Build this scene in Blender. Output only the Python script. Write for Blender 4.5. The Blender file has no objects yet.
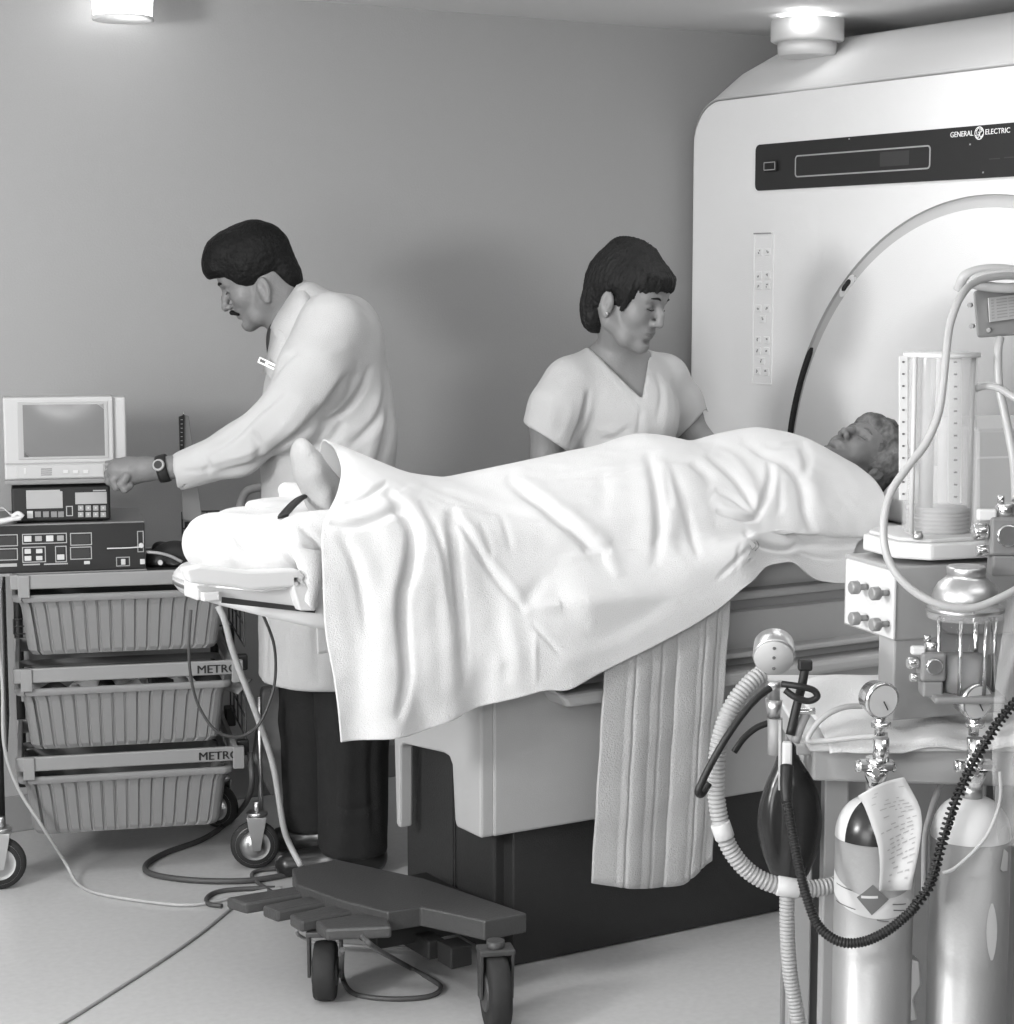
import bpy, bmesh, math, random
import numpy as np
from mathutils import Vector, Matrix
random.seed(7)
rng = np.random.default_rng(5)
PI = math.pi
R = math.radians
sc = bpy.context.scene
COL = sc.collection

# ------------------------------------------------------------------ camera
FOC, YAW, PITCH, CAMH = 2000.0, R(31.2), R(6.8), 1.5
CF = Vector((math.sin(YAW)*math.cos(PITCH), math.cos(YAW)*math.cos(PITCH), -math.sin(PITCH)))
CR = Vector((math.cos(YAW), -math.sin(YAW), 0))
CU = CR.cross(CF)
CP = Vector((0, 0, CAMH))
cam_d = bpy.data.cameras.new('camera'); cam = bpy.data.objects.new('camera', cam_d); COL.objects.link(cam)
cam_d.sensor_fit = 'HORIZONTAL'; cam_d.sensor_width = 36; cam_d.lens = FOC*36/1014
cam_d.clip_start = .05
cam.location = CP
cam.rotation_euler = (PI/2-PITCH, 0, -YAW)
sc.camera = cam

def ray(px, py): return CF + CR*((px-507)/FOC) - CU*((py-512)/FOC)
def onp(px, py, ax, v):
    d = ray(px, py); return CP + d*((v-CP[ax])/d[ax])
HF = Vector((math.sin(YAW), math.cos(YAW), 0))
def dep(px, py, b):
    """room point seen at a measured place, at horizontal distance b from the tripod"""
    d = ray(px, py); return CP + d*(b/d.dot(HF))
def ab(p): p = Vector(p); return Vector((p.dot(CR), p.dot(HF), p.z))
def unab(a, b, z=0): return CR*a + HF*b + Vector((0, 0, z))
def L(px, py, b):
    """same, in the frame turned to the viewing direction (a across, b away, z up)"""
    return ab(dep(px, py, b))

# ------------------------------------------------------------------ materials
def gmat(name, g, rough=.5, metal=0., bump=0., bscale=60., var=0., vscale=8., spec=.5, trans=0., ior=1.45, emit=None, alpha=1., coat=0., sss=0., sheen=0., bdet=4):
    m = bpy.data.materials.new(name); m.use_nodes = True
    nt = m.node_tree; b = nt.nodes['Principled BSDF']
    c = (g, g, g, 1) if not isinstance(g, tuple) else (*g, 1)
    b.inputs['Base Color'].default_value = c
    b.inputs['Roughness'].default_value = rough; b.inputs['Metallic'].default_value = metal
    b.inputs['Specular IOR Level'].default_value = spec
    b.inputs['Transmission Weight'].default_value = trans; b.inputs['IOR'].default_value = ior
    b.inputs['Alpha'].default_value = alpha; b.inputs['Coat Weight'].default_value = coat
    b.inputs['Sheen Weight'].default_value = sheen
    if sss: b.inputs['Subsurface Weight'].default_value = sss; b.inputs['Subsurface Radius'].default_value = (.01, .01, .01)
    if emit is not None:
        b.inputs['Emission Color'].default_value = (1, 1, 1, 1); b.inputs['Emission Strength'].default_value = emit
    tc = None
    if bump or var:
        tc = nt.nodes.new('ShaderNodeTexCoord')
    if var:
        n = nt.nodes.new('ShaderNodeTexNoise'); n.inputs['Scale'].default_value = vscale; n.inputs['Detail'].default_value = 5
        nt.links.new(tc.outputs['Object'], n.inputs['Vector'])
        r = nt.nodes.new('ShaderNodeMapRange'); nt.links.new(n.outputs['Fac'], r.inputs['Value'])
        r.inputs['From Min'].default_value = .3; r.inputs['From Max'].default_value = .7
        r.inputs['To Min'].default_value = g*(1-var); r.inputs['To Max'].default_value = g*(1+var)
        nt.links.new(r.outputs['Result'], b.inputs['Base Color'])
    if bump:
        n = nt.nodes.new('ShaderNodeTexNoise'); n.inputs['Scale'].default_value = bscale; n.inputs['Detail'].default_value = bdet
        nt.links.new(tc.outputs['Object'], n.inputs['Vector'])
        bp = nt.nodes.new('ShaderNodeBump'); bp.inputs['Strength'].default_value = bump; bp.inputs['Distance'].default_value = .01
        nt.links.new(n.outputs['Fac'], bp.inputs['Height']); nt.links.new(bp.outputs['Normal'], b.inputs['Normal'])
    return m
M = {}
M['wall'] = gmat('painted_wall', .34, .85, bump=.06, bscale=160, var=.03, vscale=300)
M['ceil'] = gmat('ceiling_paint', .72, .9, bump=.1, bscale=90)
M['floor'] = gmat('vinyl_floor', .48, .35, bump=.08, bscale=12, var=.05, vscale=60)
M['base'] = gmat('cove_base', .24, .5)
M['gantry'] = gmat('scanner_white', .80, .42, bump=.15, bscale=420, bdet=1)
M['gantrytop'] = gmat('scanner_top', .88, .5, bump=.1, bscale=420)
M['plastic'] = gmat('white_plastic', .62, .35)
M['tableside'] = gmat('table_side', .40, .45, bump=.1, bscale=400)
M['tabledark'] = gmat('table_base_dark', .022, .55, bump=.2, bscale=300)
M['greyp'] = gmat('grey_plastic', .30, .45)
M['lgreyp'] = gmat('light_grey_plastic', .55, .4)
M['groove'] = gmat('dark_groove', .03, .8)
M['ring'] = gmat('ring_gasket', .52, .5)
M['panel'] = gmat('display_panel', .028, .25)
M['panel2'] = gmat('display_window', .05, .15)
M['line'] = gmat('panel_line', .35, .5)
M['white'] = gmat('lettering_white', .85, .6)
M['black'] = gmat('black_rubber', .012, .5)
M['blackm'] = gmat('black_enamel', .012, .6)
M['chrome'] = gmat('chrome', .75, .14, 1)
M['steel'] = gmat('brushed_steel', .5, .34, 1)
M['alu'] = gmat('aluminium', .62, .36, 1, bump=.05, bscale=200)
M['sheet'] = gmat('cotton_sheet', .66, .9, bump=.35, bscale=420, bdet=2, sheen=.15)
M['towel'] = gmat('quilted_cotton', .50, .95, bump=.4, bscale=300, sheen=.2)
M['coat'] = gmat('coat_cotton', .43, .9, bump=.3, bscale=420, sheen=.1)
M['scrub'] = gmat('scrub_cotton', .45, .9, bump=.3, bscale=400, sheen=.1)
M['shirt'] = gmat('shirt_cotton', .74, .85)
M['skin'] = gmat('skin', .155, .5, bump=.12, bscale=180, sss=.1)
M['skin2'] = gmat('pale_skin', .20, .5, bump=.1, bscale=180, sss=.1)
M['lip'] = gmat('lips', .15, .4)
M['dhair'] = gmat('black_hair', .005, .6, spec=.18, bump=.5, bscale=90)
M['nhair'] = gmat('brown_hair', .012, .6, spec=.22, bump=.5, bscale=90)
M['phair'] = gmat('grey_curly_hair', .12, .75, bump=.9, bscale=70, var=.6, vscale=26)
M['eye'] = gmat('eye_dark', .03, .2)
M['trouser'] = gmat('dark_trousers', .013, .85, bump=.3, bscale=400)
M['shoe'] = gmat('black_leather', .012, .3)
M['tub'] = gmat('grey_tub', .19, .42, bump=.05, bscale=300)
M['bar'] = gmat('shelf_bar', .27, .4, .3)
M['screen'] = gmat('monitor_screen', .16, .22)
M['monitor'] = gmat('monitor_case', .42, .45)
M['monframe'] = gmat('screen_surround', .33, .5)
M['ctrl'] = gmat('control_strip', .40, .5)
M['pedal'] = gmat('pedal_grey', .055, .42, bump=.15, bscale=200)
M['rubber'] = gmat('tyre_rubber', .02, .75, bump=.1)
M['hosew'] = gmat('corrugated_white', .33, .4)
M['hosec'] = gmat('pale_tubing', .50, .3, trans=.2)
M['cyl'] = gmat('cylinder_aluminium', .34, .42, .45, bump=.04, bscale=150)
M['cylw'] = gmat('cylinder_white_paint', .6, .3)
M['cylb'] = gmat('cylinder_black_paint', .02, .25)
M['machine'] = gmat('machine_grey', .20, .45)
M['machine2'] = gmat('machine_mid_grey', .33, .45)
M['paper'] = gmat('paper_label', .52, .8)
M['ink'] = gmat('ink', .12, .8)
M['glass'] = gmat('clear_acrylic', .95, .04, trans=1, ior=1.12)
M['clear'] = gmat('clear_plastic_shell', .8, .12, alpha=.22, spec=.6)
M['bag'] = gmat('clear_plastic_bag', .9, .25, alpha=.2)
M['wire'] = gmat('shelf_wire', .07, .4, .5)
M['cable'] = gmat('cable_grey', .06, .5)
M['cablel'] = gmat('cable_light', .38, .5)
M['lampglow'] = gmat('lamp_diffuser', .9, .5, emit=4.0)
M['lampcase'] = gmat('lamp_casing', .62, .45)
M['pillow'] = gmat('pillow_cotton', .60, .9, bump=.2, bscale=300)
M['tie'] = gmat('dark_tie', .02, .7)
M['sock'] = gmat('white_sock', .40, .95, bump=.3, bscale=300)
M['clut'] = gmat('plastic_pouches', .32, .25, var=.6, vscale=20)

# ------------------------------------------------------------------ mesh builder
class MB:
    def __init__(s): s.v = []; s.f = []; s.sm = []; s.mi = []; s.m = Matrix.Identity(4); s.cur = 0
    def add(s, vs, fs, smooth=False, mi=None):
        o = len(s.v); m = s.m
        s.v += [tuple(m @ Vector(v)) for v in vs]
        s.f += [tuple(i+o for i in f) for f in fs]
        s.sm += [smooth]*len(fs); s.mi += [s.cur if mi is None else mi]*len(fs); return s
    def bm(s, b, smooth=False):
        b.verts.index_update()
        s.add([v.co.copy() for v in b.verts], [[v.index for v in f.verts] for f in b.faces], smooth); b.free(); return s
    def box(s, c, size, rot=None, bev=0., seg=2, smooth=False):
        b = bmesh.new(); bmesh.ops.create_cube(b, size=1)
        for v in b.verts: v.co = Vector((v.co.x*size[0], v.co.y*size[1], v.co.z*size[2]))
        if bev: bmesh.ops.bevel(b, geom=b.edges[:], offset=min(bev, min(size)*.49), segments=seg, affect='EDGES', profile=.5)
        t = Matrix.Translation(c) @ (rot.to_4x4() if rot is not None else Matrix.Identity(4))
        for v in b.verts: v.co = t @ v.co
        return s.bm(b, smooth)
    def bb(s, x0, x1, y0, y1, z0, z1, bev=0., seg=2):
        return s.box(((x0+x1)/2, (y0+y1)/2, (z0+z1)/2), (abs(x1-x0), abs(y1-y0), abs(z1-z0)), bev=bev, seg=seg)
    def lathe(s, prof, a=(0, 0, 0), d=(0, 0, 1), seg=32, smooth=True, cap=True, sx=1., sy=1.):
        """prof: (distance along d, radius)"""
        d = Vector(d).normalized(); a = Vector(a)
        q = Vector((0, 0, 1)).rotation_difference(d) if d.z > -.9999 else Matrix.Rotation(PI, 3, 'X').to_quaternion()
        vs = []; fs = []
        for (h, r) in prof:
            for k in range(seg):
                t = 2*PI*k/seg; vs.append(a + q @ Vector((r*math.cos(t)*sx, r*math.sin(t)*sy, h)))
        n = len(prof)
        for i in range(n-1):
            for k in range(seg):
                k2 = (k+1) % seg; fs.append((i*seg+k, i*seg+k2, (i+1)*seg+k2, (i+1)*seg+k))
        s.add(vs, fs, smooth)
        if cap:
            s.add(vs[:seg], [tuple(range(seg))[::-1]]); s.add(vs[-seg:], [tuple(range(seg))])
        return s
    def cyl(s, a, b, r, seg=24, r2=None, bev=0.):
        a = Vector(a); b = Vector(b); l = (b-a).length; r2 = r if r2 is None else r2
        p = [(0, r-bev), (bev, r), (l-bev, r2), (l, r2-bev)] if bev else [(0, r), (l, r2)]
        s.lathe(p, a, b-a, seg, smooth=True); return s
    def tube(s, pts, r, seg=10, sub=8, smooth=True, cap=True, rad=None, closed=False):
        pts = spline(pts, sub, closed) if sub > 1 else [Vector(p) for p in pts]
        n = len(pts); vs = []; fs = []
        up = None
        for i, p in enumerate(pts):
            if closed: t = (pts[(i+1) % n]-pts[i-1])
            else: t = (pts[min(i+1, n-1)]-pts[max(i-1, 0)])
            t.normalize()
            if up is None:
                up = Vector((0, 0, 1)) if abs(t.z) < .9 else Vector((1, 0, 0))
            up = (up - t*up.dot(t)).normalized(); w = t.cross(up)
            rr = rad(i/(n-1)) if rad else r
            for k in range(seg):
                a = 2*PI*k/seg; vs.append(p + (up*math.cos(a)+w*math.sin(a))*rr)
        for i in range(n if closed else n-1):
            for k in range(seg):
                k2 = (k+1) % seg; j = (i+1) % n
                fs.append((i*seg+k, i*seg+k2, j*seg+k2, j*seg+k))
        s.add(vs, fs, smooth)
        if cap and not closed:
            s.add(vs[:seg], [tuple(range(seg))[::-1]]); s.add(vs[-seg:], [tuple(range(seg))])
        return s
    def corr(s, pts, r, amp, pitch, seg=14, sub=10, duty=.5):
        """corrugated hose"""
        p = spline(pts, sub); ln = [0]
        for i in range(len(p)-1): ln.append(ln[-1]+(p[i+1]-p[i]).length)
        n = int(ln[-1]/pitch*6); q = []
        for i in range(n+1):
            t = ln[-1]*i/n
            k = max(0, min(len(p)-2, int(np.searchsorted(ln, t))-1))
            f = (t-ln[k])/max(1e-9, ln[k+1]-ln[k]); q.append(p[k].lerp(p[k+1], f))
        prof = [0, .6, 1, 1, .6, 0]
        m = len(q)-1
        return s.tube(q, r, seg, sub=1, rad=lambda u: r+amp*prof[int(round(u*m)) % 6])
    def helix(s, pts, R_, r, pitch, seg=6, sub=10):
        """coiled cord: a thin tube wound round a path"""
        p = spline(pts, sub); out = []; ph = 0; up = None
        for i in range(len(p)-1):
            t = (p[i+1]-p[i]); l = t.length; t.normalize()
            if up is None: up = Vector((0, 0, 1)) if abs(t.z) < .9 else Vector((1, 0, 0))
            up = (up-t*up.dot(t)).normalized(); w = t.cross(up)
            k = max(1, int(l/pitch*8))
            for j in range(k):
                out.append(p[i].lerp(p[i+1], j/k) + (up*math.cos(ph)+w*math.sin(ph))*R_); ph += 2*PI*(l/k)/pitch
        return s.tube(out, r, seg, sub=1)
    def prism(s, poly, vec, bev=0., smooth=False):
        """closed polygon (3D points) swept along vec"""
        b = bmesh.new(); vec = Vector(vec)
        f = b.faces.new([b.verts.new(Vector(p)) for p in poly])
        r = bmesh.ops.extrude_face_region(b, geom=[f])
        for e in r['geom']:
            if isinstance(e, bmesh.types.BMVert): e.co += vec
        bmesh.ops.recalc_face_normals(b, faces=b.faces[:])
        if bev: bmesh.ops.bevel(b, geom=b.edges[:], offset=bev, segments=2, affect='EDGES', profile=.5, clamp_overlap=True)
        return s.bm(b, smooth)
    def sphere(s, c, r, seg=20, sc_=(1, 1, 1), rot=None):
        b = bmesh.new(); bmesh.ops.create_uvsphere(b, u_segments=seg, v_segments=seg//2+2, radius=1)
        rm = rot if rot is not None else Matrix.Identity(3)
        for v in b.verts: v.co = Vector(c) + rm @ Vector((v.co.x*r*sc_[0], v.co.y*r*sc_[1], v.co.z*r*sc_[2]))
        return s.bm(b, True)
    def grid(s, P, smooth=True, closed_u=False, flip=False, mi=None):
        """P: array (n,m,3)"""
        n, m = len(P), len(P[0]); vs = [tuple(P[i][j]) for i in range(n) for j in range(m)]; fs = []
        for i in range(n if closed_u else n-1):
            for j in range(m-1):
                i2 = (i+1) % n; f = (i*m+j, i2*m+j, i2*m+j+1, i*m+j+1); fs.append(f[::-1] if flip else f)
        return s.add(vs, fs, smooth, mi)
    def build(s, name, mat, parent=None, loc=None, thick=0.):
        me = bpy.data.meshes.new(name); me.from_pydata(s.v, [], s.f)
        me.polygons.foreach_set('use_smooth', s.sm)
        for mm in (mat if isinstance(mat, (list, tuple)) else [mat]): me.materials.append(M[mm] if isinstance(mm, str) else mm)
        if isinstance(mat, (list, tuple)): me.polygons.foreach_set('material_index', s.mi)
        me.update()
        b = bmesh.new(); b.from_mesh(me); bmesh.ops.remove_doubles(b, verts=b.verts, dist=1e-6)
        b.to_mesh(me); b.free()
        o = bpy.data.objects.new(name, me); COL.objects.link(o)
        if parent is not None: o.parent = parent
        if loc is not None: o.location = loc
        if thick:
            md = o.modifiers.new('thickness', 'SOLIDIFY'); md.thickness = thick; md.offset = 0
        return o

def spline(pts, sub=8, closed=False):
    P = [Vector(p) for p in pts]; n = len(P); out = []
    if n < 3 and not closed:
        return [P[0].lerp(P[-1], i/sub) for i in range(sub+1)]
    for i in range(n if closed else n-1):
        p0 = P[i-1] if (i > 0 or closed) else P[0]*2-P[1]
        p1 = P[i]; p2 = P[(i+1) % n]
        p3 = P[(i+2) % n] if (i+2 < n or closed) else P[-1]*2-P[-2]
        for k in range(sub):
            t = k/sub
            out.append(.5*((2*p1)+(p2-p0)*t+(2*p0-5*p1+4*p2-p3)*t*t+(3*p1-p0-3*p2+p3)*t**3))
    if not closed: out.append(P[-1])
    return out
def tag(o, label=None, cat=None, group=None, kind=None):
    if label: o['label'] = label
    if cat: o['category'] = cat
    if group: o['group'] = group
    if kind: o['kind'] = kind
    return o
def thing(name, label, cat, loc=(0, 0, 0), rz=0., group=None):
    o = bpy.data.objects.new(name, None); COL.objects.link(o); o.empty_display_size = .1
    o.location = loc; o.rotation_euler = (0, 0, rz)
    return tag(o, label, cat, group)
def copy_tree(o, parent=None):
    c = o.copy(); COL.objects.link(c); c.parent = parent
    for ch in list(o.children): copy_tree(ch, c)
    return c
def tf(root):
    """world point -> local point of a thing (translation + z turn)"""
    m = (Matrix.Translation(root.location) @ Matrix.Rotation(root.rotation_euler.z, 4, 'Z')).inverted()
    return lambda p: m @ Vector(p)
def text_mb(body, size, mat4, depth=.001, font_sc=(1, 1), bold=0.):
    cu = bpy.data.curves.new('lettering', 'FONT'); cu.body = body; cu.size = size; cu.extrude = depth; cu.align_x = 'LEFT'; cu.offset = bold
    cu.resolution_u = 3
    ob = bpy.data.objects.new('lettering', cu); COL.objects.link(ob)
    me = bpy.data.meshes.new_from_object(ob.evaluated_get(bpy.context.evaluated_depsgraph_get()))
    vs = [(v.co.x*font_sc[0], v.co.y*font_sc[1], v.co.z) for v in me.vertices]
    fs = [tuple(p.vertices) for p in me.polygons]
    bpy.data.objects.remove(ob); bpy.data.meshes.remove(me); bpy.data.curves.remove(cu)
    mb = MB(); mb.m = mat4; mb.add(vs, fs); mb.m = Matrix.Identity(4); return mb
def frame(o, x, y):
    """4x4 with origin o, x along x, y along y"""
    x = Vector(x).normalized(); y = Vector(y); y = (y-x*y.dot(x)).normalized(); z = x.cross(y)
    m = Matrix((x, y, z)).transposed().to_4x4(); m.translation = Vector(o); return m

# ------------------------------------------------------------------ solid modelling on a grid (bodies, cloth, hair)
class Vol:
    def __init__(s, lo, hi, h):
        s.lo = np.array(lo, float); s.h = h; s.n = np.ceil((np.array(hi, float)-s.lo)/h).astype(int)+1
        s.d = np.full(s.n, 1.0, np.float32)
    def sub(s, lo, hi):
        i0 = np.clip(np.floor((np.array(lo)-s.lo)/s.h).astype(int), 0, s.n); i1 = np.clip(np.ceil((np.array(hi)-s.lo)/s.h).astype(int)+1, 0, s.n)
        if (i1-i0).min() <= 0: return None, None
        ax = [(s.lo[k]+s.h*np.arange(i0[k], i1[k])).astype(np.float32) for k in range(3)]
        return tuple(slice(i0[k], i1[k]) for k in range(3)), (ax[0][:, None, None], ax[1][None, :, None], ax[2][None, None, :])
    def mix(s, sl, d, k, op):
        a = s.d[sl]
        if op == 'u':
            if k > 0:
                h = np.clip(.5+.5*(a-d)/k, 0, 1); s.d[sl] = a*(1-h)+d*h-k*h*(1-h)
            else: s.d[sl] = np.minimum(a, d)
        elif op == 's':
            d = -d
            if k > 0:
                h = np.clip(.5-.5*(a-d)/k, 0, 1); s.d[sl] = a*(1-h)+d*h+k*h*(1-h)
            else: s.d[sl] = np.maximum(a, d)
        elif op == 'i':
            s.d[sl] = np.maximum(a, d)
    def cap(s, a, b, ra, rb=None, k=.01, op='u', flat=None):
        """tapered capsule; flat=(axis vector, factor) squashes the section along axis"""
        rb = ra if rb is None else rb; a = np.array(a, float); b = np.array(b, float); m = max(ra, rb)*(1.0 if not flat else 1.0/min(1, flat[1]))*1.0+k+3*s.h
        if flat: m = max(ra, rb)*1.3+k+3*s.h
        sl, g = s.sub(np.minimum(a, b)-m, np.maximum(a, b)+m)
        if sl is None: return s
        ba = b-a; L2 = max(1e-12, ba@ba)
        t = np.clip(((g[0]-a[0])*ba[0]+(g[1]-a[1])*ba[1]+(g[2]-a[2])*ba[2])/L2, 0, 1)
        dx = g[0]-a[0]-t*ba[0]; dy = g[1]-a[1]-t*ba[1]; dz = g[2]-a[2]-t*ba[2]
        if flat:
            n = np.array(flat[0], float); n /= np.linalg.norm(n); c = dx*n[0]+dy*n[1]+dz*n[2]; e = (1/flat[1]-1)
            dx = dx+c*n[0]*e; dy = dy+c*n[1]*e; dz = dz+c*n[2]*e
            d = (np.sqrt(dx*dx+dy*dy+dz*dz)-(ra+(rb-ra)*t))*min(1., (1+flat[1])/2)
        else: d = np.sqrt(dx*dx+dy*dy+dz*dz)-(ra+(rb-ra)*t)
        s.mix(sl, d.astype(np.float32), k, op); return s
    def chain(s, pts, rs, k=.01, op='u', flat=None):
        for i in range(len(pts)-1): s.cap(pts[i], pts[i+1], rs[i], rs[i+1], k, op, flat)
        return s
    def ell(s, c, r, rot=None, k=.01, op='u'):
        c = np.array(c, float); r = np.array(r, float); m = r.max()+k+3*s.h
        sl, g = s.sub(c-m, c+m)
        if sl is None: return s
        x, y, z = g[0]-c[0], g[1]-c[1], g[2]-c[2]
        if rot is not None:
            q = np.array(rot)  # columns = local axes
            x, y, z = x*q[0, 0]+y*q[1, 0]+z*q[2, 0], x*q[0, 1]+y*q[1, 1]+z*q[2, 1], x*q[0, 2]+y*q[1, 2]+z*q[2, 2]
        k0 = np.sqrt((x/r[0])**2+(y/r[1])**2+(z/r[2])**2); k1 = np.sqrt((x/r[0]**2)**2+(y/r[1]**2)**2+(z/r[2]**2)**2)
        d = np.where(k1 > 1e-6, k0*(k0-1)/np.maximum(k1, 1e-6), -r.min())
        s.mix(sl, d.astype(np.float32), k, op); return s
    def rbox(s, c, half, rad=.01, rot=None, k=.01, op='u'):
        c = np.array(c, float); hf = np.array(half, float); m = np.linalg.norm(hf)+k+3*s.h
        sl, g = s.sub(c-m, c+m)
        if sl is None: return s
        x, y, z = g[0]-c[0], g[1]-c[1], g[2]-c[2]
        if rot is not None:
            q = np.array(rot); x, y, z = x*q[0, 0]+y*q[1, 0]+z*q[2, 0], x*q[0, 1]+y*q[1, 1]+z*q[2, 1], x*q[0, 2]+y*q[1, 2]+z*q[2, 2]
        qx, qy, qz = np.abs(x)-hf[0]+rad, np.abs(y)-hf[1]+rad, np.abs(z)-hf[2]+rad
        d = np.sqrt(np.maximum(qx, 0)**2+np.maximum(qy, 0)**2+np.maximum(qz, 0)**2)+np.minimum(np.maximum(qx, np.maximum(qy, qz)), 0)-rad
        s.mix(sl, np.broadcast_to(d, s.d[sl].shape).astype(np.float32), k, op); return s
    def plane(s, p, n, k=0.):
        """keep the side the normal points away from"""
        p = np.array(p, float); n = np.array(n, float); n /= np.linalg.norm(n)
        sl, g = s.sub(s.lo, s.lo+s.h*(s.n-1))
        d = (g[0]-p[0])*n[0]+(g[1]-p[1])*n[1]+(g[2]-p[2])*n[2]
        s.mix(sl, -np.broadcast_to(d, s.d.shape).astype(np.float32), k, 's'); return s
    def mesh(s):
        d = s.d.copy()
        d[0] = d[-1] = 1; d[:, 0] = d[:, -1] = 1; d[:, :, 0] = d[:, :, -1] = 1
        ins = d < 0; n = d.shape
        cs = [(i, j, k) for i in (0, 1) for j in (0, 1) for k in (0, 1)]
        cnt = np.zeros((n[0]-1, n[1]-1, n[2]-1), np.int8)
        for (i, j, k) in cs: cnt += ins[i:n[0]-1+i, j:n[1]-1+j, k:n[2]-1+k]
        act = (cnt > 0) & (cnt < 8); I = np.argwhere(act); idx = np.full(act.shape, -1, np.int64); idx[act] = np.arange(len(I))
        acc = np.zeros((len(I), 3)); w = np.zeros(len(I)); V8 = {c: d[I[:, 0]+c[0], I[:, 1]+c[1], I[:, 2]+c[2]] for c in cs}
        for a in cs:
            for ax in range(3):
                if a[ax] == 0:
                    b = list(a); b[ax] = 1; b = tuple(b); va, vb = V8[a], V8[b]; x = (va < 0) != (vb < 0)
                    t = np.where(x, va/np.where(x, va-vb, 1), 0)
                    p = np.zeros((len(I), 3)); p[:] = a; p[:, ax] += t; acc += p*x[:, None]; w += x
        V = s.lo+(I+acc/w[:, None])*s.h
        F = []
        for ax in range(3):
            sl0 = [slice(None)]*3; sl1 = [slice(None)]*3; sl0[ax] = slice(0, n[ax]-1); sl1[ax] = slice(1, n[ax])
            x = ins[tuple(sl0)] != ins[tuple(sl1)]; E = np.argwhere(x)
            u, v = [(1, 2), (2, 0), (0, 1)][ax]
            E = E[(E[:, u] > 0) & (E[:, v] > 0) & (E[:, u] < n[u]-1) & (E[:, v] < n[v]-1)]
            def g(du, dv):
                q = E.copy(); q[:, u] -= du; q[:, v] -= dv; return idx[q[:, 0], q[:, 1], q[:, 2]]
            q = np.stack([g(1, 1), g(0, 1), g(0, 0), g(1, 0)], 1)
            fl = ~ins[E[:, 0], E[:, 1], E[:, 2]]; q[fl] = q[fl][:, ::-1]; F.append(q)
        return V, np.concatenate(F)
def normals(V, F):
    a = V[F[:, 2]]-V[F[:, 0]]; b = V[F[:, 3]]-V[F[:, 1]]; fn = np.cross(a, b); N = np.zeros_like(V)
    for k in range(4): np.add.at(N, F[:, k], fn)
    return N/np.maximum(np.linalg.norm(N, axis=1), 1e-12)[:, None]
def smooth_mesh(V, F, it=2, lam=.5):
    """Taubin-style smoothing"""
    E = np.concatenate([F[:, [0, 1]], F[:, [1, 2]], F[:, [2, 3]], F[:, [3, 0]]]); E = np.concatenate([E, E[:, ::-1]])
    cnt = np.bincount(E[:, 0], minlength=len(V)).astype(float)[:, None]
    for i in range(it*2):
        S = np.stack([np.bincount(E[:, 0], V[E[:, 1], k], len(V)) for k in range(3)], 1)/np.maximum(cnt, 1)
        V = V+(lam if i % 2 == 0 else -lam*.94)*(S-V)
    return V
def seg_dist(P, a, b):
    a = np.array(a, float); b = np.array(b, float); ba = b-a; t = np.clip(((P-a)@ba)/max(1e-12, ba@ba), 0, 1)
    return np.linalg.norm(P-a-t[:, None]*ba, axis=1), t
def creases(Q, lines):
    """height field from crease lines in 2-D: (points, width, height) signed; soft ends"""
    h = np.zeros(len(Q))
    for pts, w, amp in lines:
        pts = [np.array(p, float) for p in pts]
        P = spline([(p[0], p[1], 0) for p in pts], 6) if len(pts) > 2 else [Vector((*p, 0)) for p in pts]
        P = [np.array(p[:2]) for p in P]; n = len(P)-1
        lo = np.min(P, 0)-w*6; hi = np.max(P, 0)+w*6; m = np.where(((Q > lo) & (Q < hi)).all(1))[0]
        if not len(m): continue
        q = Q[m]; best = np.full(len(m), 1e9); tt = np.zeros(len(m))
        for i in range(n):
            d, t = seg_dist(q, P[i], P[i+1]); u = d < best; best[u] = d[u]; tt[u] = (i+t[u])/n
        pr = (np.exp(-(best/w)**2)-.38*np.exp(-(best/(2.6*w))**2))*1.3 if amp < 0 else .6*np.exp(-(best/(1.4*w))**2)
        h[m] += amp*pr*np.clip(np.sin(np.clip(tt, 0, 1)*PI), 0, 1)**.6
    return h
def solid(V, F, name, mat, parent=None, mats=None, loc=None):
    me = bpy.data.meshes.new(name); me.vertices.add(len(V)); me.vertices.foreach_set('co', V.astype(np.float32).ravel())
    k = F.shape[1]
    me.loops.add(len(F)*k); me.polygons.add(len(F)); me.loops.foreach_set('vertex_index', F.astype(np.int32).ravel())
    me.polygons.foreach_set('loop_start', np.arange(0, len(F)*k, k, dtype=np.int32))
    me.update(calc_edges=True); me.validate()
    me.polygons.foreach_set('use_smooth', np.ones(len(me.polygons), bool))
    for mm in (mat if isinstance(mat, (list, tuple)) else [mat]): me.materials.append(M[mm])
    if mats is not None: me.polygons.foreach_set('material_index', mats.astype(np.int32))
    o = bpy.data.objects.new(name, me); COL.objects.link(o); o.parent = parent
    if loc is not None: o.location = loc
    return o
def axes(x, z):
    """orthonormal columns from x dir and approximate z dir"""
    x = np.array(x, float); x /= np.linalg.norm(x); z = np.array(z, float); z -= x*(z@x); z /= np.linalg.norm(z); return np.stack([x, np.cross(z, x), z], 1)
def hashn(P, s):
    """smooth 3-D value noise, vectorised"""
    Q = P*s; i = np.floor(Q).astype(int); f = Q-i; f = f*f*(3-2*f); out = 0
    for c in [(a, b, c) for a in (0, 1) for b in (0, 1) for c in (0, 1)]:
        n = (i[:, 0]+c[0])*374761393+(i[:, 1]+c[1])*668265263+(i[:, 2]+c[2])*2147483647
        n = (n ^ (n >> 13))*1274126177 & 0x7fffffff; v = (n % 10007)/10007.
        w = np.prod([f[:, k] if c[k] else 1-f[:, k] for k in range(3)], axis=0); out = out+w*v
    return out-.5
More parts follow.
